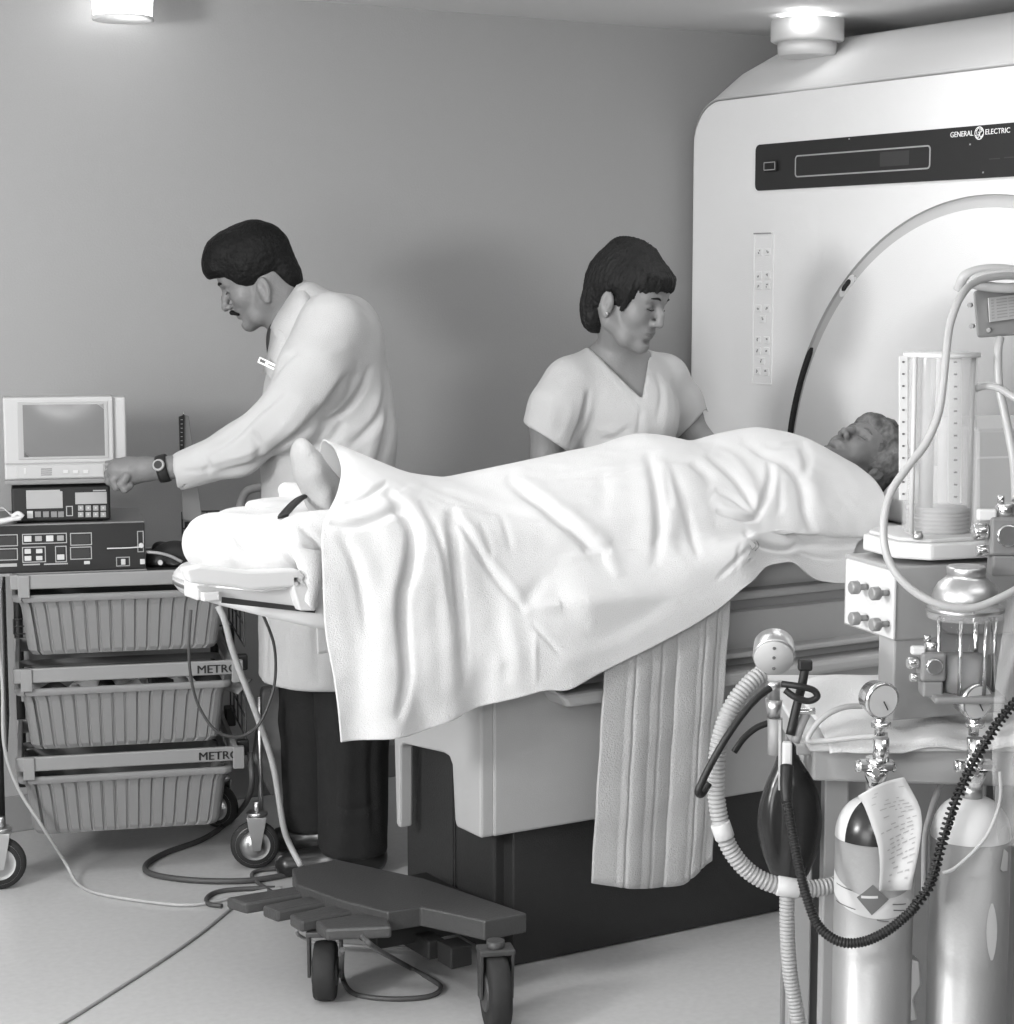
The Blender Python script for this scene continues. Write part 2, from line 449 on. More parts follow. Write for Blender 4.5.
# ================================================================== THE ROOM
WY, CZ = 5.2, 2.26
def struct(name, mb, mat): return tag(mb.build(name, mat), kind='structure')
X0, X1, Y0 = -3.2, 6.6, -2.2
struct('floor', MB().bb(X0-.1, X1+.1, Y0-.1, WY+.1, -.1, 0), 'floor')
struct('ceiling', MB().bb(X0-.1, X1+.1, Y0-.1, WY+.1, CZ, CZ+.1), 'ceil')
struct('wall_back', MB().bb(X0-.1, X1+.1, WY, WY+.1, 0, CZ), 'wall')
struct('wall_front', MB().bb(X0-.1, X1+.1, Y0-.1, Y0, 0, CZ), 'wall')
struct('wall_left', MB().bb(X0-.1, X0, Y0, WY, 0, CZ), 'wall')
struct('wall_right', MB().bb(X1, X1+.1, Y0, WY, 0, CZ), 'wall')
struct('baseboard_back', MB().bb(X0, X1, WY-.008, WY, 0, .10, .003), 'base')
struct('baseboard_left', MB().bb(X0, X0+.008, Y0, WY-.01, 0, .10, .003), 'base')

# ------------------------------------------------------------------ lamps
def lamp(root, loc, r=.105, glow=4):
    k = MB(); k.lathe([(0, r*1.3), (.012, r*1.3), (.014, r*1.25), (.022, r*1.0)], (0, 0, 0), (0, 0, -1), 40); k.build('mounting_plate', 'lampcase', root)
    k = MB(); k.lathe([(0, r*.88), (.06, r*.88)], (0, 0, -.022), (0, 0, -1), 40); k.build('diffuser', 'lampglow', root)
lampL = thing('ceiling_lamp', 'round drum lamp on the ceiling close to the back wall, at the upper left', 'lamp', (1.905, 5.08, 2.254))
k = MB(); k.lathe([(0, .122), (.016, .122), (.018, .115), (.024, .10)], (0, 0, 0), (0, 0, -1), 40); k.build('mounting_plate', 'lampcase', lampL)
k = MB(); k.lathe([(.024, .080), (.090, .076)], (0, 0, 0), (0, 0, -1), 40); k.build('diffuser', 'lampglow', lampL)
k = MB(); k.lathe([(.090, .080), (.098, .080), (.10, .074)], (0, 0, 0), (0, 0, -1), 40); k.build('rim', 'lampcase', lampL)
lampR = thing('ceiling_lamp', 'round stepped drum lamp on the ceiling, right above the corner of the scanner', 'lamp', (3.90, 4.72, 2.26))
k = MB(); k.lathe([(.0, .08), (.014, .08)], (0, 0, 0), (0, 0, -1), 40); k.build('diffuser', 'lampglow', lampR)
k = MB(); k.lathe([(.014, .108), (.075, .108), (.08, .10)], (0, 0, 0), (0, 0, -1), 48); k.build('casing', 'lampcase', lampR)
k = MB(); k.lathe([(.08, .088), (.12, .086)], (0, 0, 0), (0, 0, -1), 48); k.build('lower_ring', 'plastic', lampR)

# ================================================================== SCANNER
GX, GYC, GZC, GR = 3.8, 3.856, .889, .80
gan = thing('mri_scanner', 'large white scanner with a round tunnel, a black display band and rounded shoulders', 'scanner', (GX, GYC, 0))
def outline(hw, top, rad, n=10, bot=0.):
    pts = [(-hw, bot)]
    for i in range(n+1):
        a = PI-PI/2*i/n; pts.append((-hw+rad+rad*math.cos(a), top-rad+rad*math.sin(a)))
    for i in range(n+1):
        a = PI/2-PI/2*i/n; pts.append((hw-rad+rad*math.cos(a), top-rad+rad*math.sin(a)))
    pts.append((hw, bot)); return pts      # local y from -hw .. hw
def dens(p, per=10):
    out = []
    for i in range(len(p)-1):
        l = math.dist(p[i], p[i+1]); k = max(1, int(l/.12))
        out += [(p[i][0]+(p[i+1][0]-p[i][0])*j/k, p[i][1]+(p[i+1][1]-p[i][1])*j/k) for j in range(k)]
    return out+[p[-1]]
def sameN(secs):
    """dense outline of the first, others interpolated by same segment count"""
    ref = secs[0][1]; cnt = [max(1, int(math.dist(ref[i], ref[i+1])/.12)) for i in range(len(ref)-1)]; out = []
    for x, p in secs:
        q = []
        for i, k in enumerate(cnt): q += [(x, p[i][0]+(p[i+1][0]-p[i][0])*j/k, p[i][1]+(p[i+1][1]-p[i][1])*j/k) for j in range(k)]
        q.append((x, *p[-1])); out.append(q)
    return out
HW = 1.30
shell = sameN([(.0, outline(HW-.014, 2.026, .13)), (.006, outline(HW-.004, 2.036, .13)), (.02, outline(HW, 2.042, .13)), (.12, outline(HW, 2.125, .15)), (.25, outline(HW, 2.20, .19)), (.30, outline(HW, 2.214, .20)), (1.9, outline(HW, 2.214, .20)), (1.92, outline(HW-.02, 2.19, .20))])
mb = MB(); mb.cur = 0
mb.grid(shell[:3], flip=False, mi=0); mb.grid(shell[2:], mi=1)
mb.add(shell[-1], [tuple(range(len(shell[-1])))], mi=0)
# front face with ring groove and flared tunnel mouth
NA = 180
def toout(a):
    c, s_ = math.cos(a), math.sin(a); best = 9
    o = outline(HW-.014, 2.026, .13); o = o+[o[0]]
    for i in range(len(o)-1):
        (y1, z1), (y2, z2) = o[i], o[i+1]; z1 -= GZC; z2 -= GZC
        den = c*(z2-z1)-s_*(y2-y1)
        if abs(den) < 1e-9: continue
        t = (y1*(z2-z1)-z1*(y2-y1))/den; u = (y1*s_-z1*c)/den if False else ((c*t-y1)/(y2-y1) if abs(y2-y1) > abs(z2-z1) else (s_*t-z1)/(z2-z1))
        if t > 0 and -1e-6 <= u <= 1+1e-6: best = min(best, t)
    return best
prof = [(GR+.016, 0), (GR+.014, .010), (GR-.016, .010), (GR-.018, 0), (.70, 0), (.62, .000), (.585, .004), (.56, .012), (.53, .030), (.49, .062), (.44, .112), (.39, .175), (.35, .24), (.32, .32), (.305, .42), (.30, .55), (.30, 1.7)]
rows = []; rim_ = [(math.atan2(p[2]-GZC, p[1]) % (2*PI), math.hypot(p[1], p[2]-GZC)) for p in shell[0]]
for i in range(NA):
    a = 2*PI*(i+.5)/NA
    if min(abs(a-q[0]) for q in rim_) > R(.9): rim_.append((a, toout(a)))
rim_.sort(); NA = len(rim_)
for a, ro in rim_:
    rows.append([(0, ro*math.cos(a), GZC+ro*math.sin(a))]+[(x, r_*math.cos(a), GZC+r_*math.sin(a)) for r_, x in prof])
mb.grid([[r_[0], r_[1]] for r_ in rows], smooth=False, closed_u=True, mi=0)
mb.grid([r_[4:] for r_ in rows], smooth=True, closed_u=True, mi=0)
mb.grid([[r_[-1], (1.7, 0, GZC)] for r_ in rows], closed_u=True, mi=0)
housing = mb.build('housing', ['gantry', 'gantrytop'], gan)
mb = MB(); mb.grid([r_[1:5] for r_ in rows], smooth=False, closed_u=True); mb.build('ring_groove', 'ring', gan)
def gy(px, py): p = onp(px, py, 0, GX); return (p.y-GYC, p.z)
def ang(px, py): y, z = gy(px, py); return math.atan2(z-GZC, y)
def arc(a0, a1, r0, r1, x0, x1, n=40):
    mb = MB(); g = []
    for i in range(n+1):
        a = a0+(a1-a0)*i/n; e = min(1, min(i, n-i)/1.5+.15); rm = (r0+r1)/2; hw = (r1-r0)/2*e
        g.append([(x, r_*math.cos(a), GZC+r_*math.sin(a)) for (x, r_) in ((x1, rm-hw), (x0, rm-hw), (x0, rm+hw), (x1, rm+hw))])
    return mb.grid(g, smooth=False)
arc(ang(811, 348), ang(791, 433)-.45, GR-.001, GR+.014, -.001, .009).build('ring_slot', 'groove', gan)
arc(ang(848, 277), ang(840, 288), GR-.006, GR+.008, .0, .009, 10).build('ring_slot', 'groove', gan)
arc(ang(852, 274), ang(836, 292), GR-.014, GR+.012, .004, .0095, 12).build('slot_frame', 'gantry', gan)
# display band
py0, pz0 = gy(757, 145); _, pz1 = gy(757, 191)
pw = py0
def rrect(y0, y1, z0, z1, r, x, n=5):
    pts = []
    for cy_, cz_, s0 in ((y1-r, z1-r, 0), (y0+r, z1-r, PI/2), (y0+r, z0+r, PI), (y1-r, z0+r, 1.5*PI)):
        for i in range(n+1):
            a = s0+PI/2*i/n; pts.append((x, cy_+r*math.cos(a), cz_+r*math.sin(a)))
    return pts
pan = MB().prism(rrect(-pw, pw, pz1, pz0, .018, -.006), (.007, 0, 0), .001).build('display_band', 'panel', gan)
def rframe(y0, y1, z0, z1, r, w, x0, x1):
    o = rrect(y0, y1, z0, z1, r, x0, 6); i_ = rrect(y0+w, y1-w, z0+w, z1-w, max(r-w, .001), x0, 6)
    o2 = [(x1, p[1], p[2]) for p in o]; i2 = [(x1, p[1], p[2]) for p in i_]
    return MB().grid([[o2[k], o[k], i_[k], i2[k]] for k in range(len(o))], smooth=False, closed_u=True)
y1_, z1_ = gy(797, 155.5); y2_, z2_ = gy(932, 169)
rframe(y2_, y1_, z2_, z1_, .012, .004, -.0075, -.006).build('window_outline', 'line', pan)
MB().prism(rrect(y2_+.004, y1_-.004, z2_+.004, z1_-.004, .008, -.0065), (.002, 0, 0)).build('display_window', 'panel', pan)
ya, za = gy(882, 152.5); yb, zb = gy(911, 165); MB().bb(-.0072, -.0062, yb, ya, zb, za).build('readout', 'panel2', pan)
ya, za = gy(767.5, 161.5); yb, zb = gy(780, 171)
bt = MB().bb(-.016, -.006, yb, ya, zb, za, .002).build('push_button', 'blackm', pan)
rframe(yb+.003, ya-.003, zb+.003, za-.003, .003, .0025, -.0168, -.016).build('button_outline', 'line', bt)
def ptxt(body, px0, px1, py_, hpx, name, mat='white', bold=.0):
    """lettering on the scanner face between two measured places"""
    ya, za = gy(px0, py_); yb, _ = gy(px1, py_); h = (gy(px0, py_-hpx)[1]-za)
    t = text_mb(body, 1, Matrix.Identity(4), 0); xs = [v[0] for v in t.v]; ys = [v[1] for v in t.v]
    x0, x1, y0, y1 = min(xs), max(xs), min(ys), max(ys)
    f = frame((-.0065, ya, za), (0, -1, 0), (0, 0, 1))
    m = MB(); sx = (ya-yb)/(x1-x0); sy = h/(y1-y0)
    vs = [f @ Vector(((v[0]-x0)*sx, (v[1]-y0)*sy, 0)) for v in t.v]; m.add(vs, t.f)
    return m.build(name, mat, pan, thick=.0008)
ptxt('GENERAL', 952.2, 975, 137.6, 5.3, 'lettering')
ptxt('ELECTRIC', 987.3, 1011.7, 134.7, 5.3, 'lettering')
ly, lz = gy(981.2, 133.2)
mb = MB(); lr = .0170
def disc(r0, r1, x):
    g = [[(x, ly+r_*math.cos(2*PI*k/32), lz+r_*math.sin(2*PI*k/32)) for r_ in (r0, r1)] for k in range(32)]; mb.grid(g, closed_u=True, smooth=False)
disc(lr-.0024, lr, -.007)
def curl(pts): mb.tube([(-.007, ly-p[0]*lr, lz+p[1]*lr) for p in pts], .0009, 5, 6)
curl([(.1, .62), (-.25, .72), (-.55, .35), (-.5, -.15), (-.2, -.3), (.0, -.05), (-.05, .2), (-.2, .1)]); curl([(.0, -.05), (-.05, -.5), (-.4, -.72), (-.62, -.55)])
curl([(.15, .1), (.45, .2), (.55, .5), (.3, .68), (.15, .45), (.2, .1), (.12, -.25), (.3, -.6), (.6, -.5), (.72, -.2)])
for a in (.4, 1.97, 3.54, 5.1): curl([(math.cos(a)*.78, math.sin(a)*.78), (math.cos(a+.3)*.66, math.sin(a+.3)*.66), (math.cos(a+.6)*.8, math.sin(a+.6)*.8)])
mb.build('emblem', 'white', pan)
mb = MB()
for (px, py) in ((851, 139), (985, 172.5), (972, 144.5)):
    y, z = gy(px, py); mb.bb(-.0075, -.005, y-.002, y+.002, z-.002, z+.002)
mb.build('indicator_dots', 'line', pan)
mb = MB()
for (a, b) in (((991, 159), (1002, 158.3)), ((1006, 157.6), (1030, 156))):
    (y, z), (y2, z2) = gy(*a), gy(*b); mb.bb(-.007, -.006, y2, y, z-.002, z+.001)
mb.build('faint_marks', 'panel2', pan)
# key strip
ya, za = gy(754.3, 233); yb, zb = gy(771.8, 385)
strip = rframe(yb, ya, zb, za, .004, .0025, -.003, 0).build('key_strip', 'gantry', gan)
MB().bb(-.0035, .001, yb+.012, ya, za-.004, za).build('strip_slot', 'greyp', strip)
ym = (ya+yb)/2; dy = (ya-yb)*.22
def key(py, dd):
    z = gy(763, py)[1]; k = MB().bb(-.0028, 0, ym+dd-.0135, ym+dd+.0135, z-.011, z+.011, .001).build('key', 'gantry', strip)
    t = MB()
    for (u, v) in rng.uniform(-.0042, .0042, (3, 2)): t.bb(-.0034, -.0027, ym+dd+u-.0022, ym+dd+u+.0022, z+v-.0022, z+v+.0022)
    t.build('key_symbol', 'greyp', strip)
for py in (252, 275.5, 285.5, 308.5, 340, 351, 371.5):
    for dd in (-dy, dy): key(py, dd)
for py in (319, 361): key(py, 0)

# ================================================================== TABLE
tab = thing('scanner_table', 'long patient table on a dark plinth with white side panels, rolled up to the scanner', 'table', (2.2, 3.84, 0))
Lt = lambda *p: (p[0]-2.2, p[1]-3.84, p[2])
def tb(x0, x1, y0, y1, z0, z1, bev=0., seg=2): return MB().bb(x0-2.2, x1-2.2, y0-3.84, y1-3.84, z0, z1, bev, seg)
tb(2.19, 3.79, 3.590, 4.05, .003, .33, .004).build('plinth', 'tabledark', tab)
mb = tb(2.165, 2.24, 3.63, 4.03, .02, .62, .006); mb.bb(2.162-2.2, 2.17-2.2, 3.795-3.84, 3.80-3.84, .03, .6); mb.build('end_recess', 'tabledark', tab)
mb = tb(2.162, 2.166, 3.806, 3.81, .02, .6); mb.build('recess_seam', 'groove', tab)
# side housing
def sideprof(y, sgn):
    return [(y, .305), (y, .69), (y-sgn*.012, .70)]
mb = tb(2.13, 3.79, 3.572, 3.60, .305, .735, .006); mb.build('side_panel', 'tableside', tab)
tb(2.30, 3.79, 4.07, 4.09, .305, .70, .006).build('side_panel', 'tableside', tab)
# end plate with arch
pl = [(3.575, .305), (3.575, .74), (3.972, .74), (3.970, .50), (3.960, .243), (3.942, .238), (3.938, .43), (3.925, .440)]
ar = [(3.735, .458), (3.712, .455), (3.70, .44), (3.688, .315), (3.68, .305)]
poly = [(2.10-2.2, y-3.84, z) for y, z in pl+ar]
MB().prism(poly, (.035, 0, 0), .006).build('end_plate', 'tableside', tab)
# tray ledge and mouldings
poly = [Lt(2.215, 3.50, .655), Lt(2.222, 3.50, .64), Lt(2.272, 3.50, .583), Lt(3.79, 3.50, .583), Lt(3.79, 3.50, .655)]
MB().prism([Lt(2.272, 3.50, .583), Lt(3.79, 3.50, .583), Lt(3.79, 3.50, .613), Lt(2.25, 3.50, .613)], (0, .085, 0), .009).build('side_tray', 'tableside', tab)
MB().prism([Lt(2.205, 3.52, .65), Lt(2.252, 3.50, .612), Lt(2.285, 3.50, .600), Lt(2.225, 3.53, .65)], (0, .05, 0), .004).build('tray_end', 'tableside', tab)
tb(2.205, 3.79, 3.53, 3.58, .637, .650, .004).build('moulding', 'tableside', tab)
tb(2.13, 3.79, 3.58, 4.09, .70, .737, .006).build('upper_panel', 'tableside', tab)
tb(2.13, 3.79, 3.59, 4.07, .735, .764, .0).build('rail_groove', 'greyp', tab)
tb(2.13, 3.79, 3.565, 4.10, .762, .782, .006).build('top_deck', 'tableside', tab)
# cradle with rounded foot end
def plan(inset=0., n=18):
    r_ = .24-inset; cx, cyy = 1.79, 3.842; p = [(3.95, cyy-r_)]
    p += [(3.2, cyy-r_), (2.4, cyy-r_), (2.1, cyy-r_)]
    for i in range(n+1):
        a = -PI/2-PI*i/n
        p.append((cx+r_*1.02*math.copysign(abs(math.cos(a))**.8, math.cos(a)), cyy+r_*math.copysign(abs(math.sin(a))**.9, math.sin(a))))
    p += [(2.1, cyy+r_), (2.4, cyy+r_), (3.2, cyy+r_), (3.95, cyy+r_)]; return p
def zbot(x): return .845 if x < 1.53 else (.845-(x-1.53)*.28 if x < 1.80 else max(.770, .769))
g = []
for ins, lv in ((.05, 0), (.014, .0), (.003, .012), (0, .03), (0, -.03), (.003, -.012), (.014, 0.), (.05, -.0)):
    up = len(g) >= 4; row = []
    for (x, y) in plan(ins):
        zt, zb_ = .882, zbot(x)
        row.append(Lt(x, y, (zt+lv) if up else (zb_+lv)))
    g.append(row)
mb = MB(); mb.grid(g); n_ = len(g[0])
mb.add(g[0], [tuple(range(n_))]); mb.add(g[-1], [tuple(range(n_))[::-1]])
cr = mb.build('cradle', 'plastic', tab)
# near-side handle opening at the foot end; its shade painted on flat patches
def side(px, py, y=3.598): p = onp(px, py, 1, y); return Lt(p.x, p.y, p.z)
mb = MB(); mb.prism([side(197, 586), side(262, 592), side(303, 588), side(318, 613), side(290, 609), side(206, 600)], (0, .004, 0)); mb.build('recess_shade_patch', 'lgreyp', tab)
MB().prism([side(222, 597, 3.596), side(316, 608.5, 3.596), side(315, 613, 3.596), side(222, 603, 3.596)], (0, .004, 0)).build('slot_shade_strip', 'groove', tab)  # flat dark strip standing for the shade inside the opening
mb = MB(); mb.prism([side(184, 569, 3.575), side(200, 565, 3.575), side(248, 571, 3.575), side(298, 569, 3.575), side(306, 576, 3.575), side(302, 587, 3.575), side(250, 591, 3.575), side(236, 588, 3.575), side(190, 583, 3.575)], (0, .03, 0), .006)
mb.prism([side(292, 576, 3.575), side(300, 575, 3.575), side(320, 603, 3.575), side(316, 611, 3.575), side(300, 611, 3.575), side(293, 590, 3.575)], (0, .03, 0), .004); mb.build('lift_handle', 'plastic', tab)
k = MB(); a = side(210, 596, 3.588); k.box(a, (.035, .016, .018), bev=.003); k.build('latch', 'plastic', tab)
k = MB(); k.cyl(side(296, 584, 3.574), side(296, 584, 3.57), .004, 10); k.build('screw', 'greyp', tab)
k = MB(); a = side(175, 597, 3.70); k.box((1.532-2.2, 3.75-3.84, .865), (.02, .07, .035), bev=.004); k.build('end_catch', 'plastic', tab)
# pedal deck
def top(px, py, z=.2): p = onp(px, py, 2, z); return Lt(p.x, p.y, z)
poly = [top(*p) for p in ((292, 868), (336, 859), (424, 878), (527, 913), (485, 921), (450, 913), (421, 907), (388, 912), (340, 900), (296, 884))]
MB().prism(poly[::-1], (0, 0, -.042), .004).build('pedal_deck', 'pedal', tab)
def pedal(tip0, tip1, root1, root0):
    pts = [top(*tip0, .178), top(*tip1, .178), top(*root1, .186), top(*root0, .186)]
    return MB().prism(pts, (0, 0, -.026), .006).build('foot_pedal', 'pedal', tab)
pedal((226, 897), (246, 903), (322, 890), (298, 885))
pedal((262, 905), (277, 911), (352, 897), (326, 892))
pedal((289, 914), (301, 921), (380, 905), (354, 899))
pedal((315, 920), (326, 929), (392, 926), (384, 909))
tb(1.84, 2.12, 3.56, 3.85, .11, .158, .004).build('under_frame', 'blackm', tab)
k = tb(1.93, 1.97, 3.50, 3.66, .09, .13, .004); k.bb(1.95-2.2, 2.0-2.2, 3.44-3.84, 3.50-3.84, .085, .13, .003); k.build('hinge_block', 'blackm', tab)
def caster(loc, r, w, az, forkside=True, h=.16):
    rt = bpy.data.objects.new('caster', None)
    ax = Vector((math.cos(az), math.sin(az), 0)); c = Vector((loc[0]-2.2, loc[1]-3.84, r))
    prf = [(-w/2, r*.55), (-w/2, r*.9), (-w*.42, r*.97), (-w*.2, r), (w*.2, r), (w*.42, r*.97), (w/2, r*.9), (w/2, r*.55)]
    k = MB(); k.lathe([(p[0]+w/2, p[1]) for p in prf], c-ax*w/2, ax, 40); wh = k.build('wheel', 'rubber', tab)
    k = MB(); k.cyl(c-ax*(w/2+.004), c+ax*(w/2+.004), r*.5, 24, bev=.003); k.build('wheel_hub', 'pedal', wh)
    k = MB(); t = Vector((-math.sin(az), math.cos(az), 0))
    for s_ in (-1, 1):
        p = c+ax*s_*(w/2+.010); q = [p+t*-.022+Vector((0, 0, h-r)), p+t*.022+Vector((0, 0, h-r)), p+t*.014-Vector((0, 0, .012)), p-t*.014-Vector((0, 0, .012))]
        k.prism([v-ax*.003 for v in q], ax*.006, .001)
    k.box(c+Vector((0, 0, h-r)), (w+.03, .05, .012), rot=Matrix.Rotation(az, 3, 'Z'), bev=.003)
    k.cyl(c+Vector((0, 0, h-r)), c+Vector((0, 0, h-r+.02)), .018); k.build('caster_fork', 'pedal', wh)
caster((1.972, 3.30), .080, .042, -R(20), h=.165)
caster((1.757, 3.63), .062, .046, -R(31), h=.145)
# ================================================================== PEOPLE
def head(v, O, Q, s, male=True, nose=1., ear=0.):
    """O origin (between the ears at eye level), Q columns = forward, left, up"""
    O = np.array(O, float); Q = np.array(Q, float)
    P = lambda x, y, z: O+Q@np.array([x, y, z])*s
    e = lambda c, r, k, op='u', rot=None: v.ell(P(*c), np.array(r)*s, Q if rot is None else Q@rot, k*s, op)
    c_ = lambda a, b, ra, rb, k, op='u', flat=None: v.cap(P(*a), P(*b), ra*s, rb*s, k*s, op, flat)
    e((-.014, 0, .038), (.094, .075, .086), .01); e((.036, 0, -.035), (.050, .056, .072), .03); e((.040, 0, .036), (.048, .060, .052), .03)
    for y in (-1, 1):
        c_((-.018, y*.050, -.030), (-.004, y*.050, -.066), .018, .019, .02); c_((-.004, y*.050, -.066), (.042, y*.030, -.094), .019, .017, .02)
        c_((.042, y*.030, -.094), (.070, 0, -.100), .017, .017, .02)
        e((.050, y*.036, -.030), (.026, .021, .022), .02)
        c_((.082, y*.010, .021), (.070, y*.042, .019), .009, .008, .014)
    e((.074, 0, -.098), (.017, .020, .016), .014)
    e((.071, 0, -.062), (.022, .030, .024), .015)
    for y in (-1, 1): e((.092, y*.030, .002), (.016, .019, .012), .012, 's')
    c_((.080, 0, .016), (.098, 0, -.012), .008, .009, .010); c_((.098, 0, -.012), (.1085*nose, 0, -.033), .009, .011, .008)
    for y in (-1, 1):
        e((.098*nose, y*.012, -.037), (.011, .007, .008), .005)
        e((.104*nose, y*.0065, -.0455), (.005, .0036, .004), .002, 's')
        e((.069, y*.031, .001), (.0145, .0155, .0125), .003)
        c_((.085, y*.019, -.0035), (.078, y*.045, -.0035), .0016, .0014, .0025, 's')
    e((.0860, 0, -.0605), (.009, .023, .0042), .006); e((.0840, 0, -.0725), (.009, .019, .0052), .006)
    c_((.1015, -.012, -.0665), (.1015, .012, -.0665), .0030, .0030, .003, 's')
    for y in (-1, 1): c_((.1015, y*.012, -.0665), (.084, y*.027, -.069), .0030, .002, .003, 's')
    e((.088, 0, -.085), (.006, .016, .005), .006, 's')
    for y in (-1, 1):
        rt = np.array(Matrix.Rotation(-.22, 3, 'Y') @ Matrix.Rotation(y*-.35, 3, 'Z'))
        e((-.012, y*.079, -.016+ear), (.018, .0075, .031), .004, 'u', rt); e((-.010, y*.0875, -.012+ear), (.0105, .0055, .020), .004, 's', rt)
        e((-.004, y*.081, -.022+ear), (.006, .005, .010), .003); e((-.006, y*.079, -.044+ear), (.009, .005, .009), .004)
    return P
def headframe(fwd, up):
    f = np.array(fwd, float); f /= np.linalg.norm(f); u = np.array(up, float); u -= f*(f@u); u /= np.linalg.norm(u); return np.stack([f, np.cross(u, f), u], 1)
def brows_lashes(P, parent, mat, lashes=True, brow=True, w=.0045):
    for y in (-1, 1):
        if brow:
            k = MB(); k.tube([P(.0925, y*.012, .0225), P(.0905, y*.026, .0275), P(.081, y*.044, .0235)], w, 6, 6, rad=lambda t: w*(1-.6*abs(2*t-1)**2)); k.build('eyebrow', mat, parent)
        if lashes:
            k = MB(); k.tube([P(.0855, y*.0185, -.0030), P(.0865, y*.031, -.0055), P(.0800, y*.045, -.0035)], .0013, 5, 6); k.build('eyelashes', mat, parent)
def lipmask(V, F, O, Q, s):
    c = V[F].mean(1); l = ((c-np.array(O))@np.array(Q))/s
    return ((np.abs(l[:, 1]) < .021) & (l[:, 0] > .074) & (l[:, 2] > -.078) & (((l[:, 2]+.0655)/(.0065*(1-(l[:, 1]/.026)**2)+.0005))**2 < 1)).astype(int)
def cloth(v, lines=(), noise=.002, nsc=14, ref=None, it=1, face=-1):
    """mesh of a garment with modelled creases, (across, up) lines seen from the side"""
    V, F = v.mesh(); V = smooth_mesh(V, F, it); N = normals(V, F)
    h = np.zeros(len(V))
    if lines: h += creases(V[:, [0, 2]], lines)*np.clip(face*N[:, 1]*1.6+.15, 0, 1)
    h += noise*(hashn(V+3.1, nsc)+.5*hashn(V+9.7, nsc*2.1))
    V = V+N*h[:, None]; return V, F
# ------------------------------------------------------------------ the doctor
DB = 5.0; DO = Vector((-.43, DB, 0))
doc = thing('person', 'moustached man in a white coat leaning forward to turn a knob beside the video monitor', 'person', unab(DO.x, DO.y), -YAW)
d_ = lambda px, py, db=0.: np.array(L(px, py, DB+db)-DO)
def cl(P, b, w, amp): return ([tuple(d_(x, y, b)[[0, 2]]) for x, y in P], w/400., amp)
th = R(28); Qd = headframe((-math.cos(th), 0, -math.sin(th)), (-math.sin(th), 0, math.cos(th)))
Od = d_(255.5, 277.0); sd = .94
v = Vol(Od-np.array([.16, .13, .16]), Od+np.array([.16, .13, .15]), .0026)
Pd = head(v, Od, Qd, sd, ear=-.026)
v.cap(Pd(-.035, 0, -.03), d_(292, 322), .058, .062, .03); v.plane(d_(300, 338), (.3, 0, -1))
V1, F1 = v.mesh(); m1 = lipmask(V1, F1, Od, Qd, sd)
# body under the clothes: trunk, arms, legs
sh = d_(330, 330, -.13); el = d_(283, 416, -.2); wr = d_(164, 469, -.16)
v = Vol((-.75, -.32, .03), (.30, .32, 1.45), .011)
v.chain([d_(292, 318), d_(318, 350), d_(326, 420), d_(334, 520)], [.06, .10, .11, .12], .03, flat=((0, 1, 0), 1.3))
v.chain([sh, el, d_(200, 460, -.17)], [.06, .045, .03], .02)
v.chain([d_(330, 330, .13), d_(315, 410, .19), d_(300, 500, .16)], [.06, .045, .03], .02)
v.chain([d_(345, 540, -.09), d_(352, 700, -.1), d_(355, 860, -.1)], [.09, .06, .035], .02); v.chain([d_(325, 540, .09), d_(318, 700, .1), d_(312, 835, .1)], [.09, .06, .035], .02)
V2, F2 = v.mesh()
# left hand turning the knob
lo = d_(95, 500, -.24); hi = d_(200, 450, -.06); v = Vol(np.minimum(lo, hi), np.maximum(lo, hi)+np.array([0, 0, .02]), .0022)
hb = -.15
v.chain([d_(200, 462, hb-.01), d_(165, 468.5, hb), d_(146, 469, hb)], [.036, .027, .028], .01, flat=((0, 1, 0), .85))
v.chain([d_(146, 469, hb), d_(130, 471, hb), d_(119, 470, hb)], [.029, .033, .029], .012, flat=((0, 1, 0), .9))
for pts, r0 in (([(118, 463, .03), (107.5, 465.5, .035), (104.5, 472, .037), (107.5, 477, .035)], .0115),
                ([(118, 468, .008), (109, 474, .012), (109.5, 481, .012), (115, 483.5, .006)], .0120),
                ([(121, 473, -.012), (113.5, 480, -.014), (116.5, 486.5, -.014), (122, 485, -.008)], .0118),
                ([(127, 476, -.028), (121.5, 484, -.032), (125, 489, -.032), (130, 486, -.024)], .0108)):
    q = [d_(a, b, hb+c) for a, b, c in pts]; v.chain(q, [r0*1.05, r0, r0*.92, r0*.85], .003)
v.chain([d_(134, 474, hb+.03), d_(122, 477, hb+.040), d_(111, 476, hb+.038)], [.016, .0125, .010], .005)
V3, F3 = v.mesh()
def join(*vf):
    V = []; F = []; o = 0
    for a, b in vf: V.append(a); F.append(b+o); o += len(a)
    return np.concatenate(V), np.concatenate(F)
V, F = join((V1, F1), (V2, F2), (V3, F3))
mats = np.concatenate([m1, np.zeros(len(F2)+len(F3), int)])
body = solid(V, F, 'body', ['skin', 'lip'], doc, mats)
brows_lashes(Pd, doc, 'dhair', w=.0042)
k = MB()
for y in (-1, 1): k.tube([Pd(.100, 0, -.053), Pd(.099, y*.013, -.0535), Pd(.091, y*.025, -.060), Pd(.083, y*.033, -.067)], .006, 8, 6, rad=lambda t: .0068*(1-.5*t))
k.build('moustache', 'dhair', doc)
def hairmesh(v, seed, amp=.0025, sc_=45, up=None):
    V, F = v.mesh(); N = normals(V, F); Q = V.copy()
    V = V+N*(amp*(hashn(Q+seed, sc_)+.6*hashn(Q+seed*2, sc_*2)))[:, None]; return V, F
v = Vol(Od-.15, Od+.17, .0032)
e = lambda c, r, k=.01, op='u': v.ell(Pd(*c), np.array(r)*sd, Qd, k, op)
